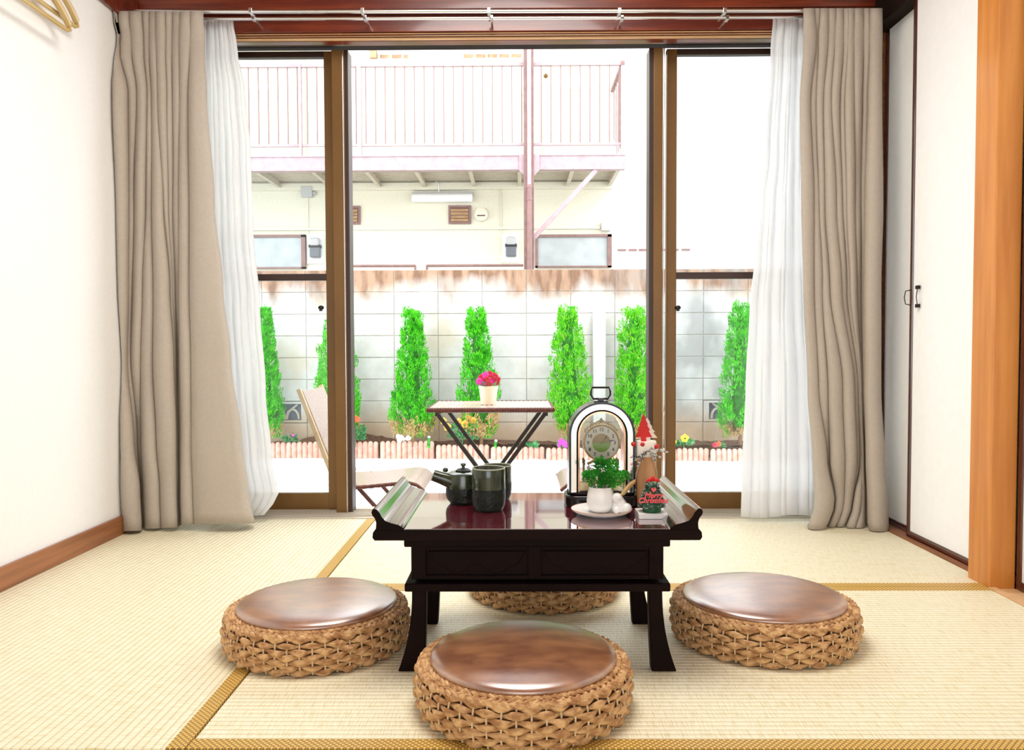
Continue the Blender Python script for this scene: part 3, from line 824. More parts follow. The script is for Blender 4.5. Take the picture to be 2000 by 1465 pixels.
obj('spout', MB().tube([sa + Vector((.02, .01, -.006)), sa, lerp(sa, sb, .6), sb], [.021, .018, .0145, .0135], 16), M['ceramic'], pot, smooth=True)
sbe = sb + d * .0006
obj('spout_mouth', MB().tube([sbe - d * .001, sbe], [.0105, .0105], 16), M['ceramic_dark'], pot)
obj('spout_rim', MB().tube([sb + (Vector((0, 1, 0)) * math.cos(a) + d.cross(Vector((0, 1, 0))) * math.sin(a)) * .0128 for a in [2 * PI * i / 20 for i in range(20)]], .0012, 6, closed=True), M['unglazed'], pot, smooth=True)
q = at(870, 918, cY + .03)
obj('lug', MB().ell(q, (.007, .007, .006)), M['ceramic'], pot, smooth=True)

# ------------------------------------------------------------------ clock
kY = 1.850; ks = kY / F
kc = at(1173, 863, kY); kx, kz = kc.x, kc.z
clk = thing('mantel_clock', 'arched black and silver glazed clock with a carrying handle', 'clock', (kx, kY, Z0))
bz1 = at(1173, 957, kY).z
def rrect(cx, cy, a, b, r, n=6):
    p = []
    for (sx, sy, st) in ((1, 1, 0), (-1, 1, PI / 2), (-1, -1, PI), (1, -1, 3 * PI / 2)):
        for i in range(n + 1):
            t = st + PI / 2 * i / n
            p.append((cx + sx * (a - r) + r * math.cos(t), cy + sy * (b - r) + r * math.sin(t)))
    return p
bw = 71 * ks
obj('base', MB().prism(rrect(kx, kY, bw, .05, .03), 'z', Z0, Z0 + (bz1 - Z0) * .82), M['black'], clk, smooth=50, bevel=.004)
obj('base_moulding', MB().prism(rrect(kx, kY, bw - .006, .044, .03), 'z', Z0 + (bz1 - Z0) * .80, bz1), M['table'], clk, smooth=50, bevel=.003)
def arch(r_out, r_in, y0, y1, zb, n=28, zc=None):
    zc = zc if zc is not None else at(1173, 847, kY).z
    v = []; f = []
    path = []
    for i in range(n + 1):
        a = PI * i / n; path.append((math.cos(a), math.sin(a), 0))
    pts_o = [(kx + r_out, zb)] + [(kx + r_out * c_, zc + r_out * s_) for c_, s_, _ in path] + [(kx - r_out, zb)]
    pts_i = [(kx + r_in, zb)] + [(kx + r_in * c_, zc + r_in * s_) for c_, s_, _ in path] + [(kx - r_in, zb)]
    m = len(pts_o)
    for pts in (pts_o, pts_i):
        for y in (y0, y1):
            v += [(x, y, z) for x, z in pts]
    for i in range(m - 1):
        f += [(i, i + 1, m + i + 1, m + i), (2 * m + i, 3 * m + i, 3 * m + i + 1, 2 * m + i + 1), (i, 2 * m + i, 2 * m + i + 1, i + 1), (m + i, m + i + 1, 3 * m + i + 1, 3 * m + i)]
    f += [(0, m, 3 * m, 2 * m), (m - 1, 3 * m - 1, 4 * m - 1, 2 * m - 1)]
    return MB().add(v, f)
obj('outer_arch', arch(63.5 * ks, 59.5 * ks, kY - .036, kY + .036, bz1), M['black'], clk, smooth=40)
obj('silver_arch', arch(59.5 * ks, 49 * ks, kY - .033, kY + .033, bz1), M['chrome'], clk, 'polished silver band', smooth=40)
obj('dark_arch', arch(49 * ks, 46 * ks, kY - .036, kY + .036, bz1), M['table'], clk, smooth=40)
obj('copper_arch', arch(46 * ks, 42.5 * ks, kY - .03, kY + .03, bz1), M['copper'], clk, 'rose-gold inner lining', smooth=40)
zc0 = at(1173, 847, kY).z
ar = [(kx + 44 * ks * math.cos(PI * i / 20), zc0 + 44 * ks * math.sin(PI * i / 20)) for i in range(21)]
obj('glass_front', MB().prism([(kx + 44 * ks, bz1)] + ar + [(kx - 44 * ks, bz1)], 'y', kY - .032, kY - .030), M['clearglass'], clk)
obj('glass_back', MB().prism([(kx + 44 * ks, bz1)] + ar + [(kx - 44 * ks, bz1)], 'y', kY + .030, kY + .032), M['clearglass'], clk)
# handle
ht = at(1173, 757, kY).z; hb0 = at(1173, 779, kY).z; hw = 18 * ks
hp = [(kx - hw * .8, hb0), (kx - hw * 1.05, lerp(hb0, ht, .35)), (kx - hw * 1.05, lerp(hb0, ht, .65)), (kx - hw * .9, ht), (kx + hw * .9, ht), (kx + hw * 1.05, lerp(hb0, ht, .65)), (kx + hw * 1.05, lerp(hb0, ht, .35)), (kx + hw * .8, hb0)]
obj('carrying_handle', MB().tube([(x, kY, z) for x, z in hp], .0023, 8, closed=True), M['black'], clk, smooth=True)
ztop = zc0 + 63 * ks
obj('handle_mount', MB().box(kx - .006, kx + .006, kY - .012, kY + .012, ztop, hb0 + .002).box(kx - .016, kx + .016, kY - .014, kY + .014, ztop - .004, ztop + .002), M['black'], clk, bevel=.001)
# dial
def disc(r, y0, y1, n=40, zz=None): return MB().prism([(kx + r * math.cos(2 * PI * i / n), (zz or kz) + r * math.sin(2 * PI * i / n)) for i in range(n)], 'y', y0, y1)
dy = kY - .018
obj('dial_case', disc(36 * ks, dy + .001, dy + .018), M['gold'], clk, smooth=40)
dial = obj('dial', disc(32.5 * ks, dy - .002, dy + .002), M['dial'], clk, smooth=40)
obj('bezel', MB().tube([(kx + 33.5 * ks * math.cos(a), dy - .001, kz + 33.5 * ks * math.sin(a)) for a in [2 * PI * i / 48 for i in range(48)]], .0024, 8, closed=True), M['gold'], clk, smooth=True)
rg = 18 * ks
obj('dial_centre', MB().prism([(kx + rg * math.cos(PI + PI * i / 20), kz + rg * math.sin(PI + PI * i / 20)) for i in range(21)], 'y', dy - .0026, dy - .001), M['dial_green'], dial, 'green lower half of the centre')
obj('dial_centre', MB().prism([(kx + rg * math.cos(PI * i / 20), kz + rg * math.sin(PI * i / 20)) for i in range(21)], 'y', dy - .0026, dy - .001), M['dial_brown'], dial, 'brown upper half of the centre')
def text_obj(name, body, size, loc, m, parent, shear=0, ext=.0002, rx=PI / 2, rz=0, ry=0, label=None, bold=0):
    cu = bpy.data.curves.new(name, 'FONT'); cu.body = body; cu.size = size; cu.align_x = 'CENTER'; cu.align_y = 'CENTER'
    cu.extrude = ext; cu.shear = shear; cu.offset = bold; cu.resolution_u = 3
    tmp = bpy.data.objects.new('tmp', cu); C.objects.link(tmp)
    me = bpy.data.meshes.new_from_object(tmp); bpy.data.objects.remove(tmp)
    me.materials.clear(); me.materials.append(m)
    o = bpy.data.objects.new(name, me); C.objects.link(o); o.parent = parent
    o.location = Vector(loc) - ORG[parent.name]; o.rotation_euler = (rx, ry, rz)
    if label: o['label'] = label
    return o
for h in range(1, 13):
    a = PI / 2 - h * PI / 6
    text_obj('numeral', str(h), .0105, (kx + 26 * ks * math.cos(a), dy - .0028, kz + 26 * ks * math.sin(a)), M['ink'], dial, bold=.0003)
def hand(ang, ln, wd):
    d = Vector((math.sin(R(ang)), 0, math.cos(R(ang)))); n = Vector((d.z, 0, -d.x)); c = Vector((kx, dy - .0035, kz))
    mb = MB(); y = Vector((0, .0006, 0))
    P = [c - d * ln * .12 - n * wd * .3, c - d * ln * .12 + n * wd * .3, c + d * ln * .55 + n * wd * .3, c + d * ln * .68 + n * wd * 1.5, c + d * ln, c + d * ln * .68 - n * wd * 1.5, c + d * ln * .55 - n * wd * .3]
    mb.add([p - y for p in P] + [p + y for p in P], [tuple(range(7)), tuple(range(7, 14))[::-1]] + [(i, (i + 1) % 7, 7 + (i + 1) % 7, 7 + i) for i in range(7)])
    return mb
obj('hour_hand', hand(38, .0215, .0013), M['ink'], dial)
obj('minute_hand', hand(77, .031, .0011), M['ink'], dial)
# gilt crest, bracket, columns, plinth, flower cluster
mb = MB()
for i in range(23):
    a = R(35 + i * 5); rr = (37 + 2.6 * (i % 2)) * ks
    mb.ell((kx + rr * math.cos(a), dy + .004, kz + rr * math.sin(a)), (.0028, .003, .0028), 8, 5)
for dx, dz, r_ in ((0, 42.5, .0045), (-5, 40.5, .003), (5, 40.5, .003), (-9, 39, .0025), (9, 39, .0025), (0, 46, .0022)):
    mb.ell((kx + dx * ks, dy + .004, kz + dz * ks), r_, 8, 6)
obj('gilt_crest', mb, M['gold'], clk, smooth=True)
mb = MB()
for s_ in (-1, 1):
    mb.tube([(kx + s_ * 10 * ks, dy + .006, kz - 34 * ks), (kx + s_ * 18 * ks, dy + .006, kz - 38 * ks), (kx + s_ * 27 * ks, dy + .006, kz - 42 * ks)], [.004, .003, .0035], 8)
mb.box(kx - 12 * ks, kx + 12 * ks, dy, dy + .014, kz - 44 * ks, kz - 34 * ks)
obj('gilt_bracket', mb, M['gold'], clk, smooth=True)
pz = at(1173, 938, kY).z
obj('gilt_plinth', MB().box(kx - 43 * ks, kx + 43 * ks, kY - .020, kY + .022, bz1, pz), M['gold'], clk, bevel=.002)
for s_ in (-1, 1):
    for yy in (-.012, .014):
        x = kx + s_ * 33 * ks
        obj('gilt_column', MB().lathe([(.0034, 0), (.0028, .003), (.0016, .006), (.0016, kz - 42 * ks - pz - .004), (.003, kz - 42 * ks - pz), (.002, kz - 38 * ks - pz), (.0032, kz - 36 * ks - pz), (.0005, kz - 32 * ks - pz)], (x, kY + yy, pz), 10), M['gold'], clk, smooth=True)
mb = MB(); rnd = random.Random(5)
for i in range(26):
    mb.ell((kx + rnd.uniform(-26, -4) * ks, kY + rnd.uniform(-.008, .008), kz - rnd.uniform(46, 58) * ks), rnd.uniform(.0014, .0028), 6, 4)
obj('silver_flower_cluster', mb, M['chrome'], clk, smooth=True)
obj('pendulum_stem', MB().tube([(kx, kY, pz), (kx, kY, kz - 40 * ks)], .0012, 6), M['gold'], clk)

# ------------------------------------------------------------------ plate with pot, herb, rabbit
pY = 1.728; ps = pY / F
pc = at(1175, 1000, pY)
pl = thing('saucer', 'round cream ceramic saucer in front of the clock', 'saucer', (pc.x, pY, Z0))
pr_ = 60 * ps
obj('dish', MB().lathe([(pr_ * .55, 0), (pr_ * .6, .002), (pr_ * .85, .007), (pr_ * .985, .0125), (pr_, .0145), (pr_ * .975, .015), (pr_ * .8, .0095), (pr_ * .5, .0075), (.001, .0072)], (pc.x, pY, Z0), 48), M['white'], pl, smooth=60)
obj('rim', MB().tube([(pc.x + pr_ * .99 * math.cos(a), pY + pr_ * .99 * math.sin(a), Z0 + .0146) for a in [2 * PI * i / 48 for i in range(48)]], .0008, 5, closed=True), M['bark'], pl, 'thin brown rim')
zp = Z0 + .0076
wc = at(1173, 985, pY); wr = 27.5 * ps
pt = thing('plant_pot', 'pleated white ceramic sack-shaped pot on the saucer', 'pot', (wc.x, pY, zp))
hh = at(1173, 950, pY).z - zp
v = []; f = []; n = 48
prf = [(.60, 0), (.78, .004), (.97, .25 * hh), (1.0, .45 * hh), (.93, .72 * hh), (.82, .9 * hh), (.84, 1.0 * hh), (.76, .98 * hh), (.70, .7 * hh), (.2, .68 * hh)]
for j, (r_, z_) in enumerate(prf):
    for k in range(n):
        t_ = 2 * PI * k / n; pleat = 1 + (.035 * math.sin(t_ * 9 + j * .3)) * max(0, (z_ / hh - .4)) * 1.6
        v.append((wc.x + wr * r_ * pleat * math.cos(t_), pY + wr * r_ * pleat * math.sin(t_), zp + z_))
for j in range(len(prf) - 1):
    for k in range(n):
        l = (k + 1) % n; f.append((j * n + k, j * n + l, (j + 1) * n + l, (j + 1) * n + k))
f.append(tuple(range(n))[::-1]); f.append(tuple((len(prf) - 1) * n + k for k in range(n)))
obj('pot_body', MB().add(v, f), M['white'], pt, smooth=60)
hc = at(1181, 925, pY)
hb_ = thing('green_herb', 'bushy bright green small-leaved plant in the white pot', 'plant', (wc.x, pY, zp + hh * .7))
rnd = random.Random(11); mb = MB(); lf = MB()
lobes = [(1163, 935, 17), (1192, 932, 19), (1178, 915, 17), (1205, 934, 15), (1152, 930, 11), (1172, 903, 9), (1196, 908, 11), (1219, 930, 9), (1184, 945, 16), (1145, 928, 7)]
for (qx, qy, rr) in lobes:
    c_ = at(qx, qy, pY); r_ = rr * ps
    mb.tube([(wc.x + (c_.x - wc.x) * .2, pY, zp + hh * .68), (lerp(wc.x, c_.x, .7), pY, lerp(zp + hh, c_.z, .6)), c_], .0009, 5)
    for i in range(int(rr * 20)):
        d_ = Vector((rnd.gauss(0, 1), rnd.gauss(0, 1), rnd.gauss(0, 1))).normalized()
        p_ = c_ + d_ * r_ * rnd.uniform(.45, 1); dd = (d_ + Vector((0, 0, .6))).normalized()
        lf.leaf(p_, dd, rnd.uniform(.0045, .0075), rnd.uniform(.0016, .0026), rnd)
obj('stems', mb, M['trunk'], hb_)
obj('leaves', lf, M['herb'], hb_, kind='stuff')
rb = thing('rabbit_figurine', 'white ceramic rabbit with golden ears beside the white pot', 'figurine', (at(1212, 1000, pY).x, pY - .022, zp))
rY = pY - .016; rs = rY / F
bc = at(1212, 990, rY); base_z = zp + .0008
bz_ = at(1213, 1003, rY)
bodyv = MB().lathe([(.55, 0), (.95, .08), (1.0, .25), (.80, .55), (.50, .78), (.42, .86)], (0, 0, 0), 24)
rw = 17 * rs; rh = at(1208, 962, rY).z - base_z
bodyv.v = [(bc.x + x * rw * (1) + (-.004 * z), rY + y * rw * .75, base_z + z * rh * .92) for x, y, z in bodyv.v]
bodyv.ell((at(1205, 972, rY).x, rY - .002, at(1205, 972, rY).z), (.0115, .010, .0105), 16, 10)
bodyv.ell((bc.x - .010, rY - .012, base_z + .008), (.007, .008, .008), 12, 8).ell((bc.x + .012, rY - .006, base_z + .011), (.011, .012, .011), 12, 8).ell((bc.x + .004, rY + .013, base_z + .006), .006, 10, 6)
obj('body', bodyv, M['white'], rb, smooth=60)
for k, (dx, dy_) in enumerate(((0, 0), (4, 3))):
    a_ = at(1213 + dx, 966 + dy_ * .5, rY); b_ = at(1241 + dx * .3, 936 + dy_ * 1.4, rY)
    dd = b_ - a_; pts = [a_, a_ + dd * .3 + Vector((0, 0, .002)), a_ + dd * .65 + Vector((0, 0, .002)), b_]
    obj('ear', MB().tube([p + Vector((0, -.004 + k * .009, 0)) for p in pts], [.0028, .0045, .0042, .0012], 8), M['goldleaf'], rb, 'golden upright ear', smooth=True)

# ------------------------------------------------------------------ log ornament
lY = 1.825; ls = lY / F
lx0, lx1 = at(1241, 900, lY).x, at(1282, 900, lY).x
lc = (lx0 + lx1) / 2; lr = (lx1 - lx0) / 2
lg = thing('log_ornament', 'upright pale log ornament with red felt tree, berries and frosted twig', 'ornament', (lc, lY, Z0))
lt = at(1260, 861, lY).z; mt = at(1260, 890, lY).z
obj('log', MB().lathe([(lr * .97, 0), (lr, .003), (lr * 1.0, mt - Z0)], (lc, lY, Z0), 28), M['bark'], lg, smooth=40)
obj('whitewashed_top', MB().lathe([(lr * 1.0, mt - Z0 - .001), (lr * .99, lt - Z0 - .002), (lr * .95, lt - Z0), (.001, lt - Z0 - .001)], (lc, lY, Z0), 28), M['birch'], lg, smooth=50)
def ftree(cx_, top, bot, wpx, y, m, nm, label):
    zt_, zb_ = at(cx_, top, y).z, at(cx_, bot, y).z; x_ = at(cx_, top, y).x; W = wpx * y / F / 2
    H_ = zt_ - zb_
    rightp = [(0, 1), (.30, .80), (.22, .79), (.52, .60), (.40, .59), (.76, .40), (.58, .38), (1.0, .15), (.30, .15), (.30, 0)]
    poly = [(x_ + a * W, zb_ + b * H_) for a, b in rightp] + [(x_ - a * W, zb_ + b * H_) for a, b in rightp[::-1][:-1]]
    return obj(nm, MB().prism(poly, 'y', y - .0015, y + .0015), m, lg, label)
ftree(1257, 808, 862, 34, lY - .006, M['red'], 'felt_tree', 'flat bright red tree')
ftree(1264, 816, 862, 40, lY + .008, M['birch'], 'back_tree', 'pale frosted tree behind the red one')
for (qx, qy, r_) in ((1255, 868, .0052), (1281, 873, .0072), (1238, 868, .0055)):
    p_ = at(qx, qy, lY - lr - .004 if qx < 1270 and qx > 1245 else lY - .012)
    obj('berry', MB().ell(p_, r_, 12, 8), M['berry'], lg, smooth=True)
tw = MB(); ndl = MB(); rnd = random.Random(3)
for (xa_, ya_, xb_, yb_) in ((1270, 878, 1240, 898), (1268, 880, 1288, 893), (1270, 876, 1304, 882), (1262, 884, 1246, 908), (1272, 884, 1280, 900), (1256, 886, 1250, 893)):
    a_ = at(xa_, ya_, lY - lr - .003); b_ = at(xb_, yb_, lY - lr - .006)
    tw.tube([a_, b_], .0007, 5)
    for i in range(70):
        u = i / 70; p_ = lerp(a_, b_, u); d_ = (b_ - a_).normalized() * .7 + Vector((rnd.gauss(0, .5), rnd.gauss(0, .5), rnd.gauss(0, .5)))
        ndl.leaf(p_, d_, rnd.uniform(.004, .008), .0009, rnd)
sp = obj('pine_sprig', tw, M['trunk'], lg)
obj('needles', ndl, M['needle'], sp, kind='stuff')
mb = MB()
for s_ in (-1, 1):
    mb.tube([(lc + s_ * lr * .2, lY - lr - .002, mt + .008), (lc + s_ * lr * .7, lY - lr * .8 - .002, mt - .012), (lc + s_ * lr * .95, lY - lr * .45 - .002, mt - .035), (lc + s_ * lr * 1.02, lY - .004, mt - .055)], .0013, 6)
obj('twine_bow', mb, M['rope'], lg, smooth=True)

# ------------------------------------------------------------------ white box and little frosted tree
wY = 1.685; ws = wY / F
a_ = at(1248, 1018, wY); b_ = at(1305, 1018, wY)
bx_top = at(1270, 1009, wY).z
bxo = MB().box(a_.x, b_.x, wY, wY + .062, Z0, max(bx_top, Z0 + .011))
wb = tag(obj('white_box', bxo, M['white'], bevel=.001, org=((a_.x + b_.x) / 2, wY + .03, Z0)), 'flat white box under the little frosted tree', 'box')
btz = max(bx_top, Z0 + .011)
tY = wY + .028; ts = tY / F
tcx = at(1273, 990, tY).x
lt_ = thing('christmas_tree', 'miniature frosted tree in a green pot on the white box', 'tree ornament', (tcx, tY, btz))
gz = at(1273, 988, tY).z
obj('green_pot', MB().lathe([(17.5 * ts, 0), (18 * ts, .002), (18 * ts, gz - btz)], (tcx, tY, btz), 28), M['darkgreen'], lt_, smooth=40)
tt_z = at(1273, 942, tY).z
tb = gz - .001
rnd = random.Random(8); mb = MB()
mb.lathe([(24 * ts, 0), (23 * ts, .006), (10 * ts, (tt_z - tb) * .9), (3 * ts, tt_z - tb)], (tcx, tY, tb), 16)
obj('foam_core', mb, M['darkgreen'], lt_)
mb = MB()
for i in range(1500):
    u = rnd.random() ** 1.2; a = rnd.uniform(0, 2 * PI); rr = lerp(25, 9, u) * ts
    p_ = Vector((tcx + rr * math.cos(a), tY + rr * math.sin(a), tb + (tt_z - tb) * u))
    d_ = Vector((math.cos(a), math.sin(a), -.1)) + Vector((rnd.gauss(0, .6), rnd.gauss(0, .6), rnd.gauss(0, .6)))
    mb.leaf(p_, d_, rnd.uniform(.003, .006), .0011, rnd)
obj('needles', mb, M['needle_dark'], lt_, kind='stuff')
by = tY - 12 * ts
bz2 = at(1272, 938, by).z
mb = MB().ell((tcx, by, bz2 + .003), (.005, .004, .006), 10, 6)
for s_ in (-1, 1):
    mb.tube([(tcx, by, bz2), (tcx + s_ * .008, by - .002, bz2 + .001), (tcx + s_ * .014, by, bz2 - .002)], [.0015, .0035, .002], 8)
obj('red_bow', mb, M['red'], lt_, smooth=True)
hy = tY - 22 * ts; hz = at(1272, 957, hy).z
hp_ = [(0, -1), (.9, 0), (.95, .5), (.6, .8), (.2, .7), (0, .4), (-.2, .7), (-.6, .8), (-.95, .5), (-.9, 0)]
obj('red_heart', MB().prism([(tcx + a * .0055, hz + b * .0055) for a, b in hp_], 'y', hy - .002, hy), M['pinkred'], lt_)
g1 = at(1276, 968, tY - 28 * ts); g2 = at(1275, 978, tY - 28 * ts)
text_obj('greeting_lettering', 'Merry', .0155, g1, M['pinkred'], lt_, shear=.35, ext=.0009, bold=.0005, label='red script word Merry')
text_obj('greeting_lettering', 'Christmas', .0150, g2, M['pinkred'], lt_, shear=.35, ext=.0009, bold=.0005, label='red script word Christmas')

# ================================================================== outside
GZ = -.33
gr = MB().box(-9, 9, 3.32, 7.35, GZ - .1, GZ)
struct('garden_ground', gr, M['gravel'], 'white gravel yard between house and wall')
struct('foundation', MB().box(XL - .12, 1.7, YW + .02, 3.32, -.6, -.055), M['bwhite'])
# scattered pebbles
rnd = random.Random(21); v = []; f = []
ico_v = [(0, 0, 1), (.9, 0, .2), (0, .9, .2), (-.9, 0, .2), (0, -.9, .2)]
ico_f = [(0, 1, 2), (0, 2, 3), (0, 3, 4), (0, 4, 1)]
for i in range(14000):
    y = lerp(3.4, 7.1, rnd.random() ** .8); x = rnd.uniform(-.36, .36) * y * 1.02
    s_ = rnd.uniform(.008, .018); a = rnd.uniform(0, PI); n0 = len(v)
    for (p, q, r_) in ico_v:
        v.append((x + s_ * (p * math.cos(a) - q * math.sin(a)), y + s_ * (p * math.sin(a) + q * math.cos(a)), GZ - .002 + s_ * .8 * r_ * (1 + .2 * math.sin(i + p))))
    f += [tuple(n0 + k for k in t_) for t_ in ico_f]
mb = MB(); mb.v = v; mb.f = f
tag(obj('gravel', mb, M['gravel'], kind='stuff'), 'loose white gravel covering the yard', 'gravel')

# block wall
WYF = 7.40
wz = at(1000, 527, WYF).z
gw = struct('garden_wall', MB().box(-4.2, 4.2, WYF + .030, WYF + .12, GZ, wz - .005), M['mortar'], 'weathered concrete block wall behind the shrubs')
CH = .1988; CWD = .402
x_j = at(942, 600, WYF).x               # a vertical joint
def block_mesh(w_, h_):
    import bmesh
    bm = bmesh.new(); bmesh.ops.create_cube(bm, size=1)
    for q in bm.verts: q.co = Vector((q.co.x * w_, q.co.y * .05, q.co.z * h_))
    bmesh.ops.bevel(bm, geom=[e for e in bm.edges], offset=.0035, segments=1, affect='EDGES')
    me = bpy.data.meshes.new('concrete_block'); bm.to_mesh(me); bm.free(); me.materials.append(M['block']); return me
bmesh_full = block_mesh(CWD - .005, CH - .005)
rnd = random.Random(2)
fancy = [(595, 804, 'leaf'), (1375, 802, 'leaf')]
fz_cells = []
for fx, fy, _ in fancy:
    p_ = at(fx, fy, WYF); fz_cells.append((p_.x, p_.z))
ncourse = 9
mcells = []
xs_l, xs_r = at(470, 600, WYF).x - .3, at(1500, 600, WYF).x + .3
for cidx in range(ncourse):
    zc_ = wz - CH * (cidx + .5)
    k0 = int((xs_l - x_j) / CWD) - 1; k1 = int((xs_r - x_j) / CWD) + 1
    for k in range(k0, k1 + 1):
        xc_ = x_j + CWD * (k + .5)
        hit = False
        for (fx_, fz_) in fz_cells:
            if abs(fx_ - xc_) < CWD * .5 and abs(fz_ - zc_) < CH * .5: hit = True
        if not hit: mcells.append((xc_ - CWD / 2, xc_ + CWD / 2, zc_))
        if hit:
            # pierced openwork block: frame and fan-shaped webs, dark hollow behind
            W2, H2 = CWD / 2 - .004, CH / 2 - .004; y0, y1 = WYF - .028, WYF + .022
            mb = MB()
            mb.box(xc_ - W2, xc_ + W2, y0, y1, zc_ + H2 - .02, zc_ + H2).box(xc_ - W2, xc_ + W2, y0, y1, zc_ - H2, zc_ - H2 + .02)
            mb.box(xc_ - W2, xc_ - W2 + .05, y0, y1, zc_ - H2 + .02, zc_ + H2 - .02).box(xc_ + W2 - .05, xc_ + W2, y0, y1, zc_ - H2 + .02, zc_ + H2 - .02)
            for cx_, r_ in ((-.065, .055), (.065, .055)):
                mb.tube([(xc_ + cx_ + r_ * math.cos(a), (y0 + y1) / 2, zc_ - .068 + .09 * math.sin(a)) for a in [PI * i / 10 for i in range(11)]], .012, 6)
            mb.tube([(xc_, (y0 + y1) / 2, zc_ - .07), (xc_ - .02, (y0 + y1) / 2, zc_), (xc_ - .11, (y0 + y1) / 2, zc_ + .07)], .011, 6)
            mb.tube([(xc_, (y0 + y1) / 2, zc_ - .07), (xc_ + .02, (y0 + y1) / 2, zc_), (xc_ + .11, (y0 + y1) / 2, zc_ + .07)], .011, 6)
            obj('openwork_block', mb, M['block'], gw, 'pierced decorative block')
            obj('openwork_backing', MB().box(xc_ - W2, xc_ + W2, WYF + .023, WYF + .0295, zc_ - H2, zc_ + H2), M['hollow'], gw)
        else:
            shared('concrete_block', bmesh_full, gw, (xc_, WYF + .0 + rnd.uniform(-.002, .002), zc_))
mj = MB()
for (xa_, xb_, zz_) in mcells: mj.box(xa_, xb_, WYF - .017, WYF + .029, zz_ - CH / 2, zz_ + CH / 2)
obj('mortar_joints', mj, M['mortar'], gw, kind='stuff')
# buttress post
a_ = at(1159, 650, WYF - .10); b_ = at(1183, 650, WYF - .10)
obj('buttress_post', MB().box(a_.x, b_.x, WYF - .10, WYF - .026, GZ, at(1170, 609, WYF - .1).z), M['bwhite'], gw, 'narrow white concrete post against the wall', bevel=.004)

# soil bed and kerb
KYL, KYR = 7.22, 6.88
def KY(x): return lerp(KYL, KYR, (x + 2.4) / 4.9)
v = []; n = 80
rnd = random.Random(6)
sb_ = MB().sheet(lambda u, t: Vector((lerp(-3.6, 3.6, u), lerp(KY(lerp(-3.6, 3.6, u)) + .034, WYF - .03, t), -.205 + .05 * math.sin(u * 31) * math.sin(t * 3) * .5 + rnd.uniform(-.006, .012) + (.11 * max(0, 1 - abs(lerp(-3.6, 3.6, u) + 1.55) / .5) * t))), 160, 8)
sb2 = obj('garden_soil', sb_, M['soil'], kind='stuff', smooth=60)
sb2['label'] = 'dark brown soil bed at the foot of the block wall'; sb2['category'] = 'soil'
edges = [416, 526, 634, 741, 850, 957, 1065, 1172, 1278, 1386, 1494]
yt = [862, 863, 862, 861, 868, 872, 874, 876, 875, 876]
lbls = ['pale salmon scalloped kerb unit behind the left sheer curtain', 'salmon scalloped kerb unit seen through the left pane', 'salmon scalloped kerb unit behind the left window stile',
        'salmon scalloped kerb unit in front of the tallest left conifer', 'salmon scalloped kerb unit in front of the orange pansies', 'salmon scalloped kerb unit under the rattan table middle',
        'salmon scalloped kerb unit under the right end of the rattan table', 'salmon scalloped kerb unit behind the clock', 'salmon scalloped kerb unit through the right pane near the yellow pansy', 'salmon scalloped kerb unit beside the right sheer curtain']
for i in range(len(edges) - 1):
    xm = (edges[i] + edges[i + 1]) / 2
    Yk = KY(at(xm, 880, 7).x); 
    x0_, x1_ = at(edges[i] + 1.5, 880, Yk).x, at(edges[i + 1] - 1.5, 880, Yk).x
    ztp = at(xm, yt[i], Yk).z; rr = (x1_ - x0_) / 10 / 2
    mb = MB()
    mb.box(x0_ + rr * .4, x1_ - rr * .4, Yk - .004, Yk + .03, GZ - .03, ztp - rr * 1.2)
    for k in range(10):
        cx_ = x0_ + rr * (2 * k + 1); n_ = 10
        hgt = ztp - GZ + ((k % 3) - 1) * .002
        mb.lathe([(rr * .99, 0), (rr * .99, hgt - rr), (rr * .86, hgt - rr * .5), (rr * .5, hgt - rr * .14), (rr * .08, hgt)], (cx_, Yk, GZ), n_)
    tag(obj('garden_kerb', mb, M['kerb'], smooth=50, org=((x0_ + x1_) / 2, Yk, GZ)), lbls[i], 'kerb', 'scalloped kerb units along the flower bed')

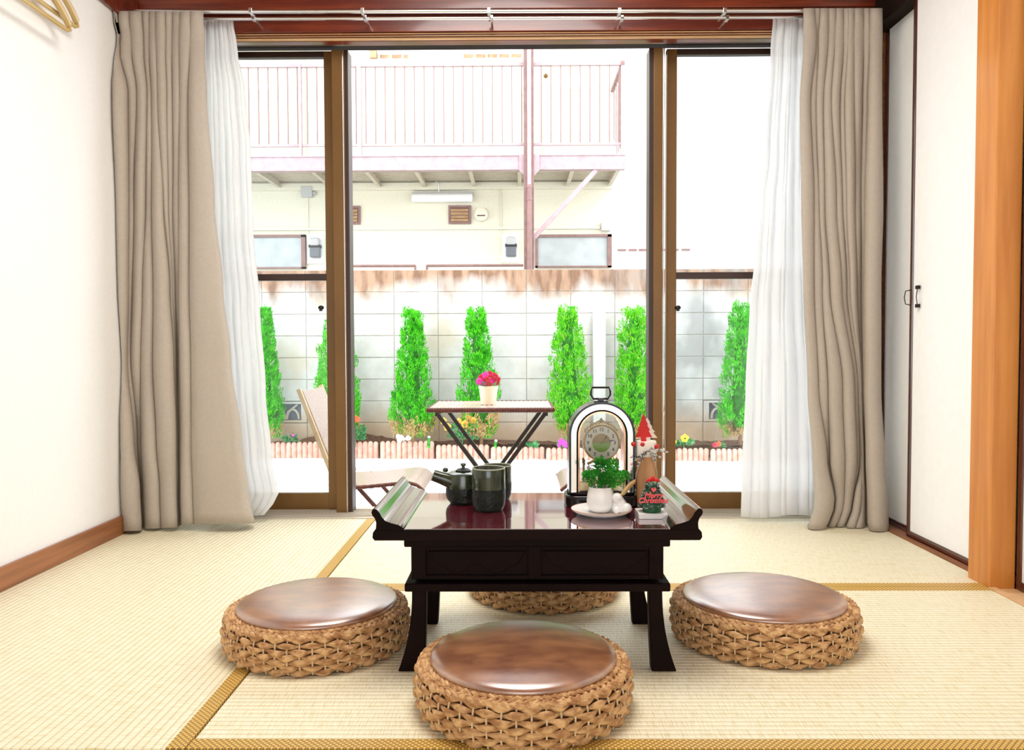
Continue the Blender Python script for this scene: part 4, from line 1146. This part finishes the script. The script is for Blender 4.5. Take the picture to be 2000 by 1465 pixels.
# conifers
def conifer(label, px, Y, ytop, wpts, m, seed, lean=0, bare=0):
    rnd = random.Random(seed)
    b = at(px, 868, Y); bz_ = -.20; tz_ = at(px, ytop, Y).z; H = tz_ - bz_; s_ = Y / F
    t = thing('conifer', label, 'shrub', (b.x, Y, bz_))
    obj('trunk', MB().tube([(b.x, Y, bz_ - .02), (b.x + .01, Y, bz_ + H * .5), (b.x + lean * s_, Y, bz_ + H * .9)], [.017, .012, .004], 8), M['trunk'], t)
    def rad(u):
        return keys(wpts, u) * s_
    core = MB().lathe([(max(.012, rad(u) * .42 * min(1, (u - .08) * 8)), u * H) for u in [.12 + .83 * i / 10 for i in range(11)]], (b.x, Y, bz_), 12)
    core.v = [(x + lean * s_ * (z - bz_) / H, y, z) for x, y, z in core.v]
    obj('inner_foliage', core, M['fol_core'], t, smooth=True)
    lf = MB(); dry = MB()
    tufts = []
    for i in range(430):
        u = rnd.random() ** 1.25 * .93; u = .04 + u
        a = rnd.uniform(0, 2 * PI); tufts.append((u, a, rnd.uniform(.82, 1.14)))
    for (u, a, k) in tufts:
        rr = rad(u) * k * (.82 if rnd.random() < .75 else .5)
        c_ = Vector((b.x + lean * s_ * u + rr * math.cos(a), Y + rr * math.sin(a), bz_ + u * H))
        up = Vector((math.cos(a) * .35, math.sin(a) * .35, 1)).normalized()
        ln = rnd.uniform(.075, .12) * (1 - .3 * u); isdry = u < (.10 + bare) and rnd.random() < .8
        tgt = dry if isdry else lf
        for q in range(38):
            h_ = rnd.random(); th = rnd.uniform(0, 2 * PI); w_ = .026 * (1 - h_ * .75)
            p_ = c_ + up * ln * h_ + Vector((math.cos(th) * w_, math.sin(th) * w_, 0))
            dd = up * 1.1 + Vector((math.cos(th) * .55, math.sin(th) * .55, rnd.uniform(-.1, .4)))
            tgt.leaf(p_, dd, rnd.uniform(.016, .030), rnd.uniform(.0028, .0048), rnd)
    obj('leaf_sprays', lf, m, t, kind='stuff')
    if dry.v: obj('dry_twigs', dry, M['fol_brown'], t, 'brown dry lower twigs', kind='stuff')
W1 = [(0, 30), (.12, 46), (.32, 38), (.5, 31), (.62, 30), (.72, 21), (.86, 16), (.95, 14), (1, 4)]
W2 = [(0, 18), (.15, 38), (.35, 42), (.5, 31), (.68, 23), (.82, 16), (.94, 16), (1, 5)]
W3 = [(0, 8), (.12, 24), (.3, 42), (.45, 38), (.6, 32), (.8, 25), (.88, 15), (.95, 14), (1, 5)]
conifer('leftmost conifer, seen pale beside the left sheer curtain', 521, 7.15, 606, [(0, 22), (.15, 30), (.4, 26), (.7, 15), (1, 4)], M['fol_green'], 1)
conifer('conifer half hidden behind the left window stile', 660, 7.10, 610, [(0, 32), (.15, 42), (.4, 40), (.7, 32), (1, 6)], M['fol_green'], 2)
conifer('full bright green conifer left of the rattan table', 807, 7.12, 607, W1, M['fol_green'], 3, bare=.05)
conifer('green conifer behind the potted crimson flowers', 940, 7.12, 607, W2, M['fol_green'], 4, bare=.12, lean=-10)
conifer('yellow-green conifer left of the white post', 1113, 7.08, 604, W3, M['fol_yellow'], 5, lean=-4)
conifer('yellow-green conifer right of the white post behind the clock', 1238, 7.08, 604, [(0, 14), (.15, 32), (.38, 36), (.6, 30), (.8, 27), (.93, 22), (1, 5)], M['fol_yellow'], 6)
conifer('dense conifer seen through the right pane', 1445, 7.02, 596, [(0, 26), (.15, 42), (.4, 36), (.7, 24), (.9, 16), (1, 4)], M['fol_green'], 7)

# bedding plants
def flower_mesh(mb, c_, r_, rnd, n=5):
    c_ = Vector(c_)
    for k in range(n):
        a = 2 * PI * k / n + .3
        q = c_ + Vector((math.cos(a) * r_ * .6, -.006, math.sin(a) * r_ * .6))
        mb.ell(q, (r_ * .55, r_ * .22, r_ * .55), 7, 5)
def bedding(label, name, px, py, wpx, hpx, flowers, Y=7.08, n=220, seed=1, cat='flower'):
    rnd = random.Random(seed); c_ = at(px, py, Y); s_ = Y / F
    t = thing(name, label, cat, (c_.x, Y, -.2))
    mb = MB()
    for i in range(n):
        a = rnd.uniform(0, 2 * PI); q = rnd.random() ** .5
        p_ = Vector((c_.x + wpx * s_ * q * math.cos(a), Y + .07 * q * math.sin(a), c_.z + hpx * s_ * rnd.uniform(-1, .8)))
        mb.leaf(p_, (math.cos(a) * .6, -.3 + rnd.uniform(-.4, .4), rnd.uniform(0, 1)), rnd.uniform(.03, .055), rnd.uniform(.006, .011), rnd)
    mb.tube([(c_.x, Y, -.22), (c_.x, Y, c_.z)], .005, 5)
    obj('leaves', mb, M['plantleaf'], t, kind='stuff')
    for (fx, fy, fr_, col) in flowers:
        q = at(fx, fy, Y - .06); fm = MB(); flower_mesh(fm, q, fr_ * s_, rnd)
        b_ = obj('blossom', fm, M[col], t, smooth=True)
        if col in ('yellow', 'orange'):
            obj('flower_eye', MB().ell(q + Vector((0, -.022, 0)), (fr_ * s_ * .25, .008, fr_ * s_ * .25), 7, 5), M['scarlet' if col == 'orange' else 'ink'], b_)
bedding('orange pansies in green foliage under the rattan table', 'pansy_plant', 903, 843, 28, 16,
        [(866, 822, 6, 'yellow'), (874, 834, 7, 'orange'), (896, 822, 5, 'orange'), (908, 828, 7, 'orange'), (925, 821, 6, 'orange'), (915, 815, 4, 'orange')], seed=1, n=330)
bedding('red-orange flowered plant right of the left window stile', 'bedding_plant', 694, 846, 18, 14, [(688, 815, 7, 'scarlet'), (697, 819, 6, 'scarlet'), (683, 822, 6, 'orange')], seed=2)
bedding('single yellow pansy seen through the right pane', 'pansy_plant', 1336, 866, 16, 5, [(1337, 856, 7.5, 'yellow'), (1317, 863, 4, 'yellow')], Y=6.98, seed=3, n=120)
bedding('small red flower beside the rightmost conifer', 'bedding_plant', 1402, 871, 10, 3, [(1396, 869, 5, 'crimson'), (1403, 867, 5, 'scarlet')], Y=6.98, seed=4, n=40)
bedding('magenta flower left of the clock', 'bedding_plant', 1098, 870, 9, 4, [(1096, 863, 6, 'magenta'), (1104, 868, 6, 'magenta'), (1092, 869, 4, 'magenta')], Y=7.0, seed=5, n=40)
bedding('small pale green seedling seen through the left pane', 'seedling', 567, 858, 12, 5, [(573, 850, 2.5, 'magenta')], Y=7.2, seed=6, n=90)
bedding('small green seedling under the right half of the rattan table', 'seedling', 1040, 870, 9, 4, [], Y=7.02, seed=7, n=60)
for i, (px_, lab) in enumerate(((836, 'small green peg in the soil right of the full conifer'), (967, 'small green peg in the soil behind the teacups'))):
    q = at(px_, 858 if i == 0 else 865, 7.04)
    t = thing('plant_marker', lab, 'marker', (q.x, 7.04, -.2))
    obj('stake', MB().tube([(q.x, 7.06, -.23), (q.x + .006, 7.05, q.z + .012)], .013, 10), M['herb'], t)
    obj('cap', MB().tube([(q.x + .006, 7.05, q.z + .012), (q.x + .008, 7.05, q.z + .026)], .012, 10), M['pwhite'], t)
q = at(788, 857, 7.0); mb = MB(); rnd = random.Random(4)
for i in range(9): mb.ell((q.x + rnd.uniform(-.055, .055), 7.02 + rnd.uniform(-.02, .02), q.z + rnd.uniform(-.025, .022)), rnd.uniform(.014, .024), 7, 5)
tag(obj('white_flowers', mb, M['pwhite'], smooth=True, org=(q.x, 7.02, -.2)), 'low clump of white blooms in front of the full conifer', 'flower')

# ------------------------------------------------------------------ garden table
gY0, gY1 = 3.78, 4.27
gz_ = at(957, 797, gY0).z
gx0, gx1 = at(832, 800, gY0).x, at(1084, 800, gY0).x
gt = thing('garden_table', 'folding table with a brown rattan-weave top standing in the gravel yard', 'table', ((gx0 + gx1) / 2, (gY0 + gY1) / 2, GZ))
obj('rattan_top', MB().box(gx0 + .008, gx1 - .008, gY0 + .008, gY1 - .008, gz_ - .018, gz_ - .001), M['rattan_pale'], gt, 'woven top surface')
edge = MB()
def wrapedge(a, b, n):
    a = Vector(a); b = Vector(b)
    pts = []; rr = []
    for i in range(n * 3 + 1):
        pts.append(lerp(a, b, i / (n * 3))); rr.append(.0125 if i % 3 else .0105)
    edge.tube(pts, rr, 8)
zc_ = gz_ - .011
wrapedge((gx0 + .01, gY0 + .008, zc_), (gx1 - .01, gY0 + .008, zc_), 46); wrapedge((gx0 + .01, gY1 - .008, zc_), (gx1 - .01, gY1 - .008, zc_), 46)
wrapedge((gx0 + .01, gY0 + .008, zc_), (gx0 + .01, gY1 - .008, zc_), 38); wrapedge((gx1 - .01, gY0 + .008, zc_), (gx1 - .01, gY1 - .008, zc_), 38)
obj('woven_edge', edge, M['rattan'], gt, smooth=60)
mb = MB()
for k in range(26):
    x = lerp(gx0 + .02, gx1 - .02, k / 25); mb.box(x - .004, x + .004, gY0 + .01, gY1 - .01, gz_ - .002, gz_ + .0012)
obj('weave_ribs', mb, M['rattan_pale'], gt)
zt_ = gz_ - .025
lx0_, lx1_ = at(853, 815, gY0 + .03).x, at(1067, 815, gY0 + .03).x
run = (zt_ - GZ) * (66 / 90.)
for Yl, dx in ((gY0 + .035, 0), (gY1 - .04, 0)):
    obj('leg', MB().bar((lx0_, Yl, zt_), (lx0_ + run, Yl, GZ), .018, .026, (0, 1, 0)), M['darkmetal'], gt)
for Yl in (gY0 + .062, gY1 - .07):
    obj('leg', MB().bar((lx1_, Yl, zt_), (lx1_ - run, Yl, GZ), .018, .026, (0, 1, 0)), M['darkmetal'], gt)
for xx in (lx0_, lx1_):
    obj('cross_bar', MB().bar((xx, gY0 + .02, zt_ - .004), (xx, gY1 - .02, zt_ - .004), .014, .022), M['darkmetal'], gt)
obj('foot_bar', MB().bar((lx0_ + run, gY0 + .035, GZ + .012), (lx0_ + run, gY1 - .04, GZ + .012), .016, .016), M['darkmetal'], gt)
obj('foot_bar', MB().bar((lx1_ - run, gY0 + .062, GZ + .012), (lx1_ - run, gY1 - .07, GZ + .012), .016, .016), M['darkmetal'], gt)
# flower pot
fY = 4.0; fc = at(954, 789, fY); fs = fY / F
fp = thing('flower_pot', 'cream flower pot on the rattan garden table', 'pot', (fc.x, fY, gz_))
zt_ = at(954, 754, fY).z; h_ = zt_ - gz_
obj('pot_body', MB().lathe([(14.5 * fs, 0), (15 * fs, .003), (18 * fs, h_ * .86), (19.2 * fs, h_ * .87), (19.4 * fs, h_), (17.5 * fs, h_), (17 * fs, h_ * .9), (.001, h_ * .9)], (fc.x, fY, gz_ + .001), 28), M['cream'], fp, smooth=40)
fl_ = thing('crimson_flowers', 'crimson and pink blooms in the cream pot', 'flower', (fc.x, fY, gz_ + h_ * .9))
rnd = random.Random(31); mb = MB()
for i in range(90):
    a = rnd.uniform(0, 2 * PI); p_ = Vector((fc.x + rnd.uniform(0, 22) * fs * math.cos(a), fY + .04 * math.sin(a), zt_ + rnd.uniform(-.004, .02)))
    mb.leaf(p_, (math.cos(a), math.sin(a), .2), .018, .005, rnd)
obj('leaves', mb, M['plantleaf'], fl_, kind='stuff')
for (qx, qy) in ((940, 738), (948, 733), (957, 731), (966, 735), (971, 741), (936, 745), (951, 742), (961, 744), (969, 748), (944, 749), (955, 750)):
    q = at(qx, qy, fY + rnd.uniform(-.03, .03)); mb = MB()
    flower_mesh(mb, q, 6.5 * fs, rnd)
    obj('blossom', mb, M['crimson' if rnd.random() < .65 else 'magenta'], fl_, smooth=True)

# ------------------------------------------------------------------ folding garden chairs
def gchair(label, mir):
    cxm = at(957, 800, gY0).x + .018
    def mx(x): return x if not mir else 2 * cxm - x
    Y0_, Y1_ = 3.52, 3.93; zs = at(800, 914, 3.9).z
    t = thing('garden_chair', label, 'chair', (mx(at(730, 930, 3.7).x), 3.72, GZ), 'folding rattan garden chairs')
    xf = at(828, 930, Y0_).x; xm_ = at(785, 920, Y0_).x; xb_ = at(655, 935, Y0_).x
    zf, zm_, zb_ = zs - .018, zs + .0, zs - .012
    line = [(xb_, zb_ - .012), (lerp(xb_, xm_, .5), lerp(zb_, zm_, .35) - .008), (xm_ - .03, zm_ - .004), (xm_ + .03, zm_), (xf - .03, zm_ - .010), (xf, zm_ - .035)]
    up = [(mx(x), z) for x, z in line]; dn = [(mx(x), z - .014) for x, z in line[::-1]]
    poly = up + dn
    if mir: poly = poly[::-1]
    obj('seat', MB().prism(poly, 'y', Y0_, Y1_), M['rattan_pale'], t, 'woven rattan seat', smooth=60)
    mb = MB()
    for yy in (Y0_, Y1_):
        pts = []
        for i in range(len(line) - 1):
            for k in range(8):
                u = k / 8; pts.append((mx(lerp(line[i][0], line[i + 1][0], u)), yy, lerp(line[i][1], line[i + 1][1], u) - .010))
        pts.append((mx(line[-1][0]), yy, line[-1][1] - .010))
        mb.tube(pts, [.0085 if i % 2 else .0065 for i in range(len(pts))], 7)
    obj('seat_edge', mb, M['rattan'], t, smooth=60)
    # back rest, leaning
    xt_ = at(617, 757, Y1_ - .1).x; zt_ = at(614, 758, Y1_ - .1).z
    if mir: xt_ = lerp(xb_, xt_, .62)
    b0 = Vector((mx(xb_ + .0), 0, zb_)); b1 = Vector((mx(xt_), 0, zt_))
    mb = MB(); th_ = .016 * (1 if not mir else -1)
    P = [(b0.x, b0.z), (b1.x, b1.z), (b1.x + th_, b1.z + .002), (b0.x + th_, b0.z + .002)]
    if not mir: P = P[::-1]
    obj('backrest', MB().prism(P, 'y', Y0_ + .02, Y1_ - .02), M['rattan_pale'], t, 'woven rattan backrest')
    for yy in (Y0_ + .01, Y1_ - .01):
        obj('back_upright', MB().bar((b0.x, yy, b0.z), (b1.x, yy, b1.z + .01), .018, .022, (0, 1, 0)), M['tanwood'], t, 'pale tan side rail')
    for yy in (Y0_ + .03, Y1_ - .03):
        obj('leg', MB().bar((mx(at(692, 935, Y0_).x), yy, zb_ - .01), (mx(at(692, 935, Y0_).x + .34), yy, GZ), .014, .02, (0, 1, 0)), M['rattan'], t)
    for yy in (Y0_ + .045, Y1_ - .045):
        obj('leg', MB().bar((mx(at(783, 925, Y0_).x), yy, zm_ - .015), (mx(at(783, 925, Y0_).x - .36), yy, GZ), .014, .02, (0, 1, 0)), M['darkmetal'], t)
    obj('stretcher', MB().bar((mx(at(783, 925, Y0_).x), Y0_ + .03, zm_ - .012), (mx(at(783, 925, Y0_).x), Y1_ - .03, zm_ - .012), .014, .014), M['darkmetal'], t)
gchair('folding rattan chair at the left of the garden table', False)
gchair('folding rattan chair hidden behind the clock, right of the garden table', True)

# ------------------------------------------------------------------ apartment building
BF_, BW = 9.2, 10.2
ab = thing('apartment_building', 'pale two-storey apartment building with steel balcony beyond the block wall', 'building', (0, BW, -.5))
def bx(px, Y=BW): return at(px, 400, Y).x
def bz(py, Y=BW): return at(850, py, Y).z
wall = obj('wall', MB().box(-8, bx(1200), BW, BW + .4, -.5, 5.6), M['bwall'], ab, 'cream stucco wall')
obj('side_wall', MB().box(bx(1200), 8, BW + .01, BW + .4, -.5, 5.6), M['bwhite'], ab, 'plain white end wall')
obj('ground_slab', MB().box(-9, 9, WYF + .13, BW, -.6, -.34), M['greymetal'], ab)
# balcony
bal = obj('balcony_beam', MB().box(-6, bx(1221, BF_), BF_, BF_ + .10, bz(332, BF_), bz(304, BF_)), M['bpurple'], ab, 'mauve steel edge beam', bevel=.004)
obj('beam_lip', MB().box(-6, bx(1221, BF_), BF_ - .012, BF_ - .001, bz(305.5, BF_), bz(303, BF_)).box(-6, bx(1221, BF_), BF_ - .012, BF_ - .001, bz(332.5, BF_), bz(330, BF_)), M['bpurple'], bal)
mb = MB(); ztd = bz(332, BF_)
xr_e = bx(1215, BF_)
mb.box(-6, xr_e, BF_ + .1, BW, ztd + .09, ztd + .13)
for k in range(14):
    yy = BF_ + .12 + k * .063; mb.box(-6, xr_e, yy, yy + .03, ztd + .072, ztd + .09)
obj('balcony_deck', mb, M['deck'], ab, 'corrugated balcony floor seen from below')
for px_ in (500, 610, 715, 812, 918, 1015, 1118, 1208):
    x = bx(px_, BF_ + .05)
    obj('joist', MB().box(x - .006, x + .006, BF_ + .1, BW, ztd + .0, ztd + .072).box(x - .022, x + .022, BF_ + .1, BW, ztd - .004, ztd + .002), M['deck'], ab)
obj('ledger', MB().box(-6, xr_e, BW - .05, BW, bz(372), bz(358)), M['bwall'], ab)
rail = obj('balcony_rail', MB().box(-6, bx(1221, BF_), BF_ + .02, BF_ + .06, bz(128, BF_), bz(121, BF_)).box(-6, bx(1221, BF_), BF_ + .025, BF_ + .055, bz(284, BF_), bz(279, BF_)), M['bpurple'], ab, 'mauve top and bottom rails', bevel=.003)
z0_, z1_ = bz(282, BF_), bz(125, BF_)
bme = None
for k in range(40):
    px_ = 470 + k * 18.95
    if 1020 < px_ < 1046: continue
    if px_ > 1212: break
    x = bx(px_, BF_ + .04)
    if bme is None:
        o_ = obj('baluster', MB().box(x - .0055, x + .0055, BF_ + .032, BF_ + .048, z0_, z1_), M['bbrown'], rail, org=(x, BF_ + .04, z0_)); bme = o_.data
    else: shared('baluster', bme, rail, (x, BF_ + .04, z0_))
for a, b in ((698, 707), (1213, 1221), (586, 590)):
    obj('rail_post', MB().box(bx(a, BF_), bx(b, BF_), BF_ + .01, BF_ + .07, bz(305, BF_), bz(98 if a > 1200 else 122, BF_)), M['bpurple'], rail)
sr = MB()
for k in range(6):
    yy = lerp(BF_ + .1, BW, k / 6); sr.box(bx(1216, BF_) - .005, bx(1216, BF_) + .005, yy - .005, yy + .005, z0_, z1_)
sr.box(bx(1216, BF_) - .02, bx(1216, BF_) + .02, BF_, BW, bz(128, BF_), bz(121, BF_))
obj('side_rail', sr, M['bbrown'], rail)
# main column with downpipe
col = obj('steel_column', MB().box(bx(1023, BF_ - .06), bx(1030, BF_ - .06), BF_ - .06, BF_ - .001, -.5, 4.6).box(bx(1031, BF_ - .06), bx(1043, BF_ - .06), BF_ - .05, BF_ - .001, -.5, 4.6), M['bbrown'], ab, 'mauve steel column', bevel=.003)
dp = bx(1034, BF_ - .12)
obj('downpipe', MB().tube([(dp, BF_ - .10, -.5), (dp, BF_ - .10, bz(362, BF_ - .1))], .030, 12), M['bbrown'], col, smooth=True)
obj('downpipe', MB().tube([(dp, BF_ - .10, bz(362, BF_ - .1)), (dp, BF_ - .10, 4.6)], .024, 12), M['bpurple'], col, smooth=True)
for py_ in (366, 390):
    obj('pipe_collar', MB().tube([(dp, BF_ - .10, bz(py_, BF_ - .1) - .012), (dp, BF_ - .10, bz(py_, BF_ - .1) + .012)], .035, 12), M['bbrown'], col, smooth=40)
gp = MB()
for sx in (-1, 1):
    xc_ = bx(1034, BF_); P = [(xc_ + sx * .02, bz(303, BF_)), (xc_ + sx * .115, bz(303, BF_)), (xc_ + sx * .115, bz(334, BF_)), (xc_ + sx * .06, bz(344, BF_)), (xc_ + sx * .02, bz(344, BF_))]
    if sx < 0: P = P[::-1]
    gp.prism(P, 'y', BF_ - .02, BF_ - .013)
obj('gusset_plates', gp, M['bpurple'], col)
a_ = at(1164, 333, BF_ + .03); b_ = at(1043, 464, BF_ + .03)
obj('diagonal_brace', MB().bar(a_, b_, .05, .055, (0, 1, 0)), M['bpurple'], ab, 'slanting mauve brace')
# wall fittings
obj('wall_ledge', MB().box(-6, bx(1172), BW - .03, BW, bz(449), bz(445)), M['bwall'], ab)
obj('cable', MB().tube([(-6, BW - .012, bz(370)), (bx(572), BW - .012, bz(369)), (bx(594), BW - .012, bz(374))], .006, 5), M['greymetal'], ab)
obj('cable', MB().tube([(bx(612), BW - .012, bz(372)), (bx(965), BW - .012, bz(370)), (bx(977), BW - .012, bz(374)), (bx(979), BW - .012, bz(385)), (bx(979), BW - .012, bz(517))], .007, 6), M['bwall'], ab)
jb = MB().box(bx(590), bx(612), BW - .06, BW, bz(385), bz(364)).box(bx(612), bx(618), BW - .04, BW, bz(380), bz(374))
obj('junction_box', jb, M['greymetal'], ab, 'small pale junction box', bevel=.006)
obj('cable', MB().tube([(bx(602), BW - .012, bz(385)), (bx(602), BW - .012, bz(517))], .005, 5), M['bwall'], ab)
def vent(a, b, c_, d_):
    f_ = MB().box(bx(a), bx(b), BW - .03, BW, bz(d_), bz(c_))
    o_ = obj('louvre_vent', f_, M['bbrown'], ab, 'brown louvred vent', bevel=.004)
    obj('vent_recess', MB().box(bx(a + 4), bx(b - 4), BW - .033, BW - .0301, bz(d_ - 4), bz(c_ + 4)), M['ventdark'], o_)
    for k in range(4):
        zz = bz(lerp(d_ - 7, c_ + 10, k / 3.0)); x0_, x1_ = bx(a + 5), bx(b - 5)
        obj('louvre', MB().add([(x0_, BW - .036, zz + .018), (x1_, BW - .036, zz + .018), (x1_, BW - .052, zz - .016), (x0_, BW - .052, zz - .016), (x0_, BW - .034, zz + .016), (x1_, BW - .034, zz + .016), (x1_, BW - .046, zz - .018), (x0_, BW - .046, zz - .018)], [(0, 1, 2, 3), (7, 6, 5, 4), (0, 4, 5, 1), (3, 2, 6, 7), (0, 3, 7, 4), (1, 5, 6, 2)]), M['louvre'], o_)
vent(662, 704, 402, 438); vent(876, 920, 402, 438)
q = at(940, 420, BW)
rv = obj('round_vent', MB().tube([(q.x, BW - .05, q.z), (q.x, BW, q.z)], .082, 24), M['bwall'], ab, 'round cream vent cap', smooth=40)
obj('vent_flap', MB().box(q.x - .05, q.x + .05, BW - .056, BW - .0501, q.z - .022, q.z - .008), M['ventdark'], rv)
q0, q1 = at(804, 388, BW - .1), at(924, 388, BW - .1)
lf_ = obj('strip_light', MB().box(q0.x, q1.x, BW - .06, BW, bz(383), bz(376)), M['greymetal'], ab, 'white fluorescent strip light')
obj('lamp_cover', MB().tube([(q0.x, BW - .06, bz(388)), (q1.x - .01, BW - .06, bz(388))], .055, 14), M['bwhite'], lf_, smooth=50)
obj('light_cable', MB().tube([(bx(858), BW - .05, bz(376)), (bx(858), BW - .06, bz(362)), (bx(850), BW - .03, bz(352))], .008, 5), M['bwhite'], lf_)
def meter(px_, label):
    a, b = bx(px_ - 10), bx(px_ + 10)
    mp_ = obj('electric_meter', MB().box(bx(px_ - 18), bx(px_ + 15), BW - .02, BW, bz(514), bz(458)), M['bwhite'], ab, label)
    obj('meter_housing', MB().box(a, b, BW - .10, BW - .0201, bz(503), bz(482)), M['meter'], mp_, bevel=.012)
    obj('meter_glass', MB().box(a + .005, b - .005, BW - .12, BW - .0201, bz(481), bz(465)), M['greymetal'], mp_, bevel=.02)
    obj('meter_band', MB().box(a - .008, b + .008, BW - .11, BW - .0201, bz(484), bz(479)), M['ink'], mp_)
meter(998, 'grey electric meter by the steel column'); meter(617, 'grey electric meter by the left window')
def bwin(a, b, c_, d_, label, panes=1):
    w_ = obj('window', MB().box(bx(a), bx(b), BW - .05, BW, bz(c_ + 5), bz(c_)).box(bx(a), bx(b), BW - .05, BW, bz(d_), bz(d_ - 3)).box(bx(a), bx(a + 5), BW - .05, BW, bz(d_), bz(c_)).box(bx(b - 8), bx(b), BW - .05, BW, bz(d_), bz(c_)), M['bbrown'], ab, label)
    obj('pane', MB().box(bx(a + 4), bx(b - 7), BW - .02, BW - .001, bz(d_ - 2), bz(c_ + 4)), M['frost'], w_)
    return w_
bwin(1045, 1194, 460, 524, 'frosted window in brown frame right of the column')
bwin(430, 597, 458, 524, 'frosted window in brown frame seen through the left pane')
vs = None
for px_ in (1215, 1236, 1256, 1278, 1298, 1318, 1340):
    obj('vent_slot', MB().box(bx(px_ - 8), bx(px_ + 8), BW - .004, BW + .012, bz(492), bz(488)), M['bbrown'], ab)
obj('corner_bracket', MB().box(bx(1174), bx(1192), BW - .08, BW, bz(453), bz(436)), M['bwhite'], ab, bevel=.005)
hr = MB()
for a, b in ((676, 811), (832, 1022)):
    hr.tube([(bx(a, 9.6), 9.6, bz(519, 9.6)), (bx(b, 9.6), 9.6, bz(519, 9.6))], .016, 8)
    hr.tube([(bx(b - 1, 9.6) if a < 800 else bx(a + 1, 9.6), 9.6, bz(519, 9.6)), (bx(b - 1, 9.6) if a < 800 else bx(a + 1, 9.6), 9.6, -.4)], .014, 8)
obj('handrail', hr, M['bbrown'], ab, 'brown tubular handrail just above the block wall', smooth=True)
# upper floor behind the railing
def door(a, b, sx0, sx1, sy0, sy1):
    d_ = obj('door', MB().box(bx(a), bx(b), BW - .04, BW, ztd + .13, 4.55), M['door'], ab, 'pale yellow apartment door', bevel=.004)
    obj('letter_slot', MB().box(bx(sx0), bx(sx1), BW - .05, BW - .0401, bz(sy1), bz(sy0)), M['bwhite'], d_, bevel=.003)
    return d_
door(1060, 1181, 1095, 1139, 150, 179); door(430, 600, 490, 535, 165, 178)
q = at(1066, 148, BW - .08); obj('door_knob', MB().ell(q, (.028, .03, .028)), M['bronze2'], ab, smooth=True)
q = at(688, 156, BW - .05)
uw = obj('upper_window', MB().box(bx(672), bx(1026), BW - .06, BW, bz(121), bz(117)).box(bx(672), bx(1026), BW - .02, BW, bz(117), 4.8), M['bwhite'], ab, 'upper window with grille')
obj('pane', MB().box(bx(905), bx(1022), BW - .03, BW - .021, bz(115), bz(108)), M['louvre'], uw)
obj('pane', MB().box(bx(730), bx(800), BW - .03, BW - .021, bz(117), bz(108)), M['louvre'], uw)
for k in range(16):
    x = bx(676 + k * 23); obj('grille_bar', MB().box(x - .012, x + .012, BW - .10, BW - .08, bz(119), 4.8), M['bwhite'], uw)
obj('grille_bar', MB().box(bx(672), bx(1026), BW - .105, BW - .085, bz(104), bz(101)), M['bwhite'], uw)
for a, b in ((670, 684), (728, 741)):
    obj('wall_box', MB().box(bx(a), bx(b), BW - .12, BW - .061, bz(118), bz(100)), M['louvre'], ab)
obj('wall_panel', MB().box(bx(966), bx(1024), BW - .03, BW, bz(186), bz(128)), mat('faint_pink_board', (.74, .60, .50), rough=.8), ab, 'pinkish wall board')
obj('appliance', MB().box(bx(970), bx(1018), BW - .20, BW - .001, ztd + .13, bz(186)), M['bwhite'], ab, 'white cabinet on the balcony', bevel=.01)
for px_ in (1184, 1201):
    q = at(px_, 262, BW - .2)
    obj('water_bottle', MB().lathe([(.055, -.5 * .45), (.062, -.5 * .42), (.062, .05), (.03, .11), (.022, .16)], (q.x, BW - .25, ztd + .13 + .225), 16), M['bwhite'], ab, 'large white bottle on the balcony floor', smooth=40)
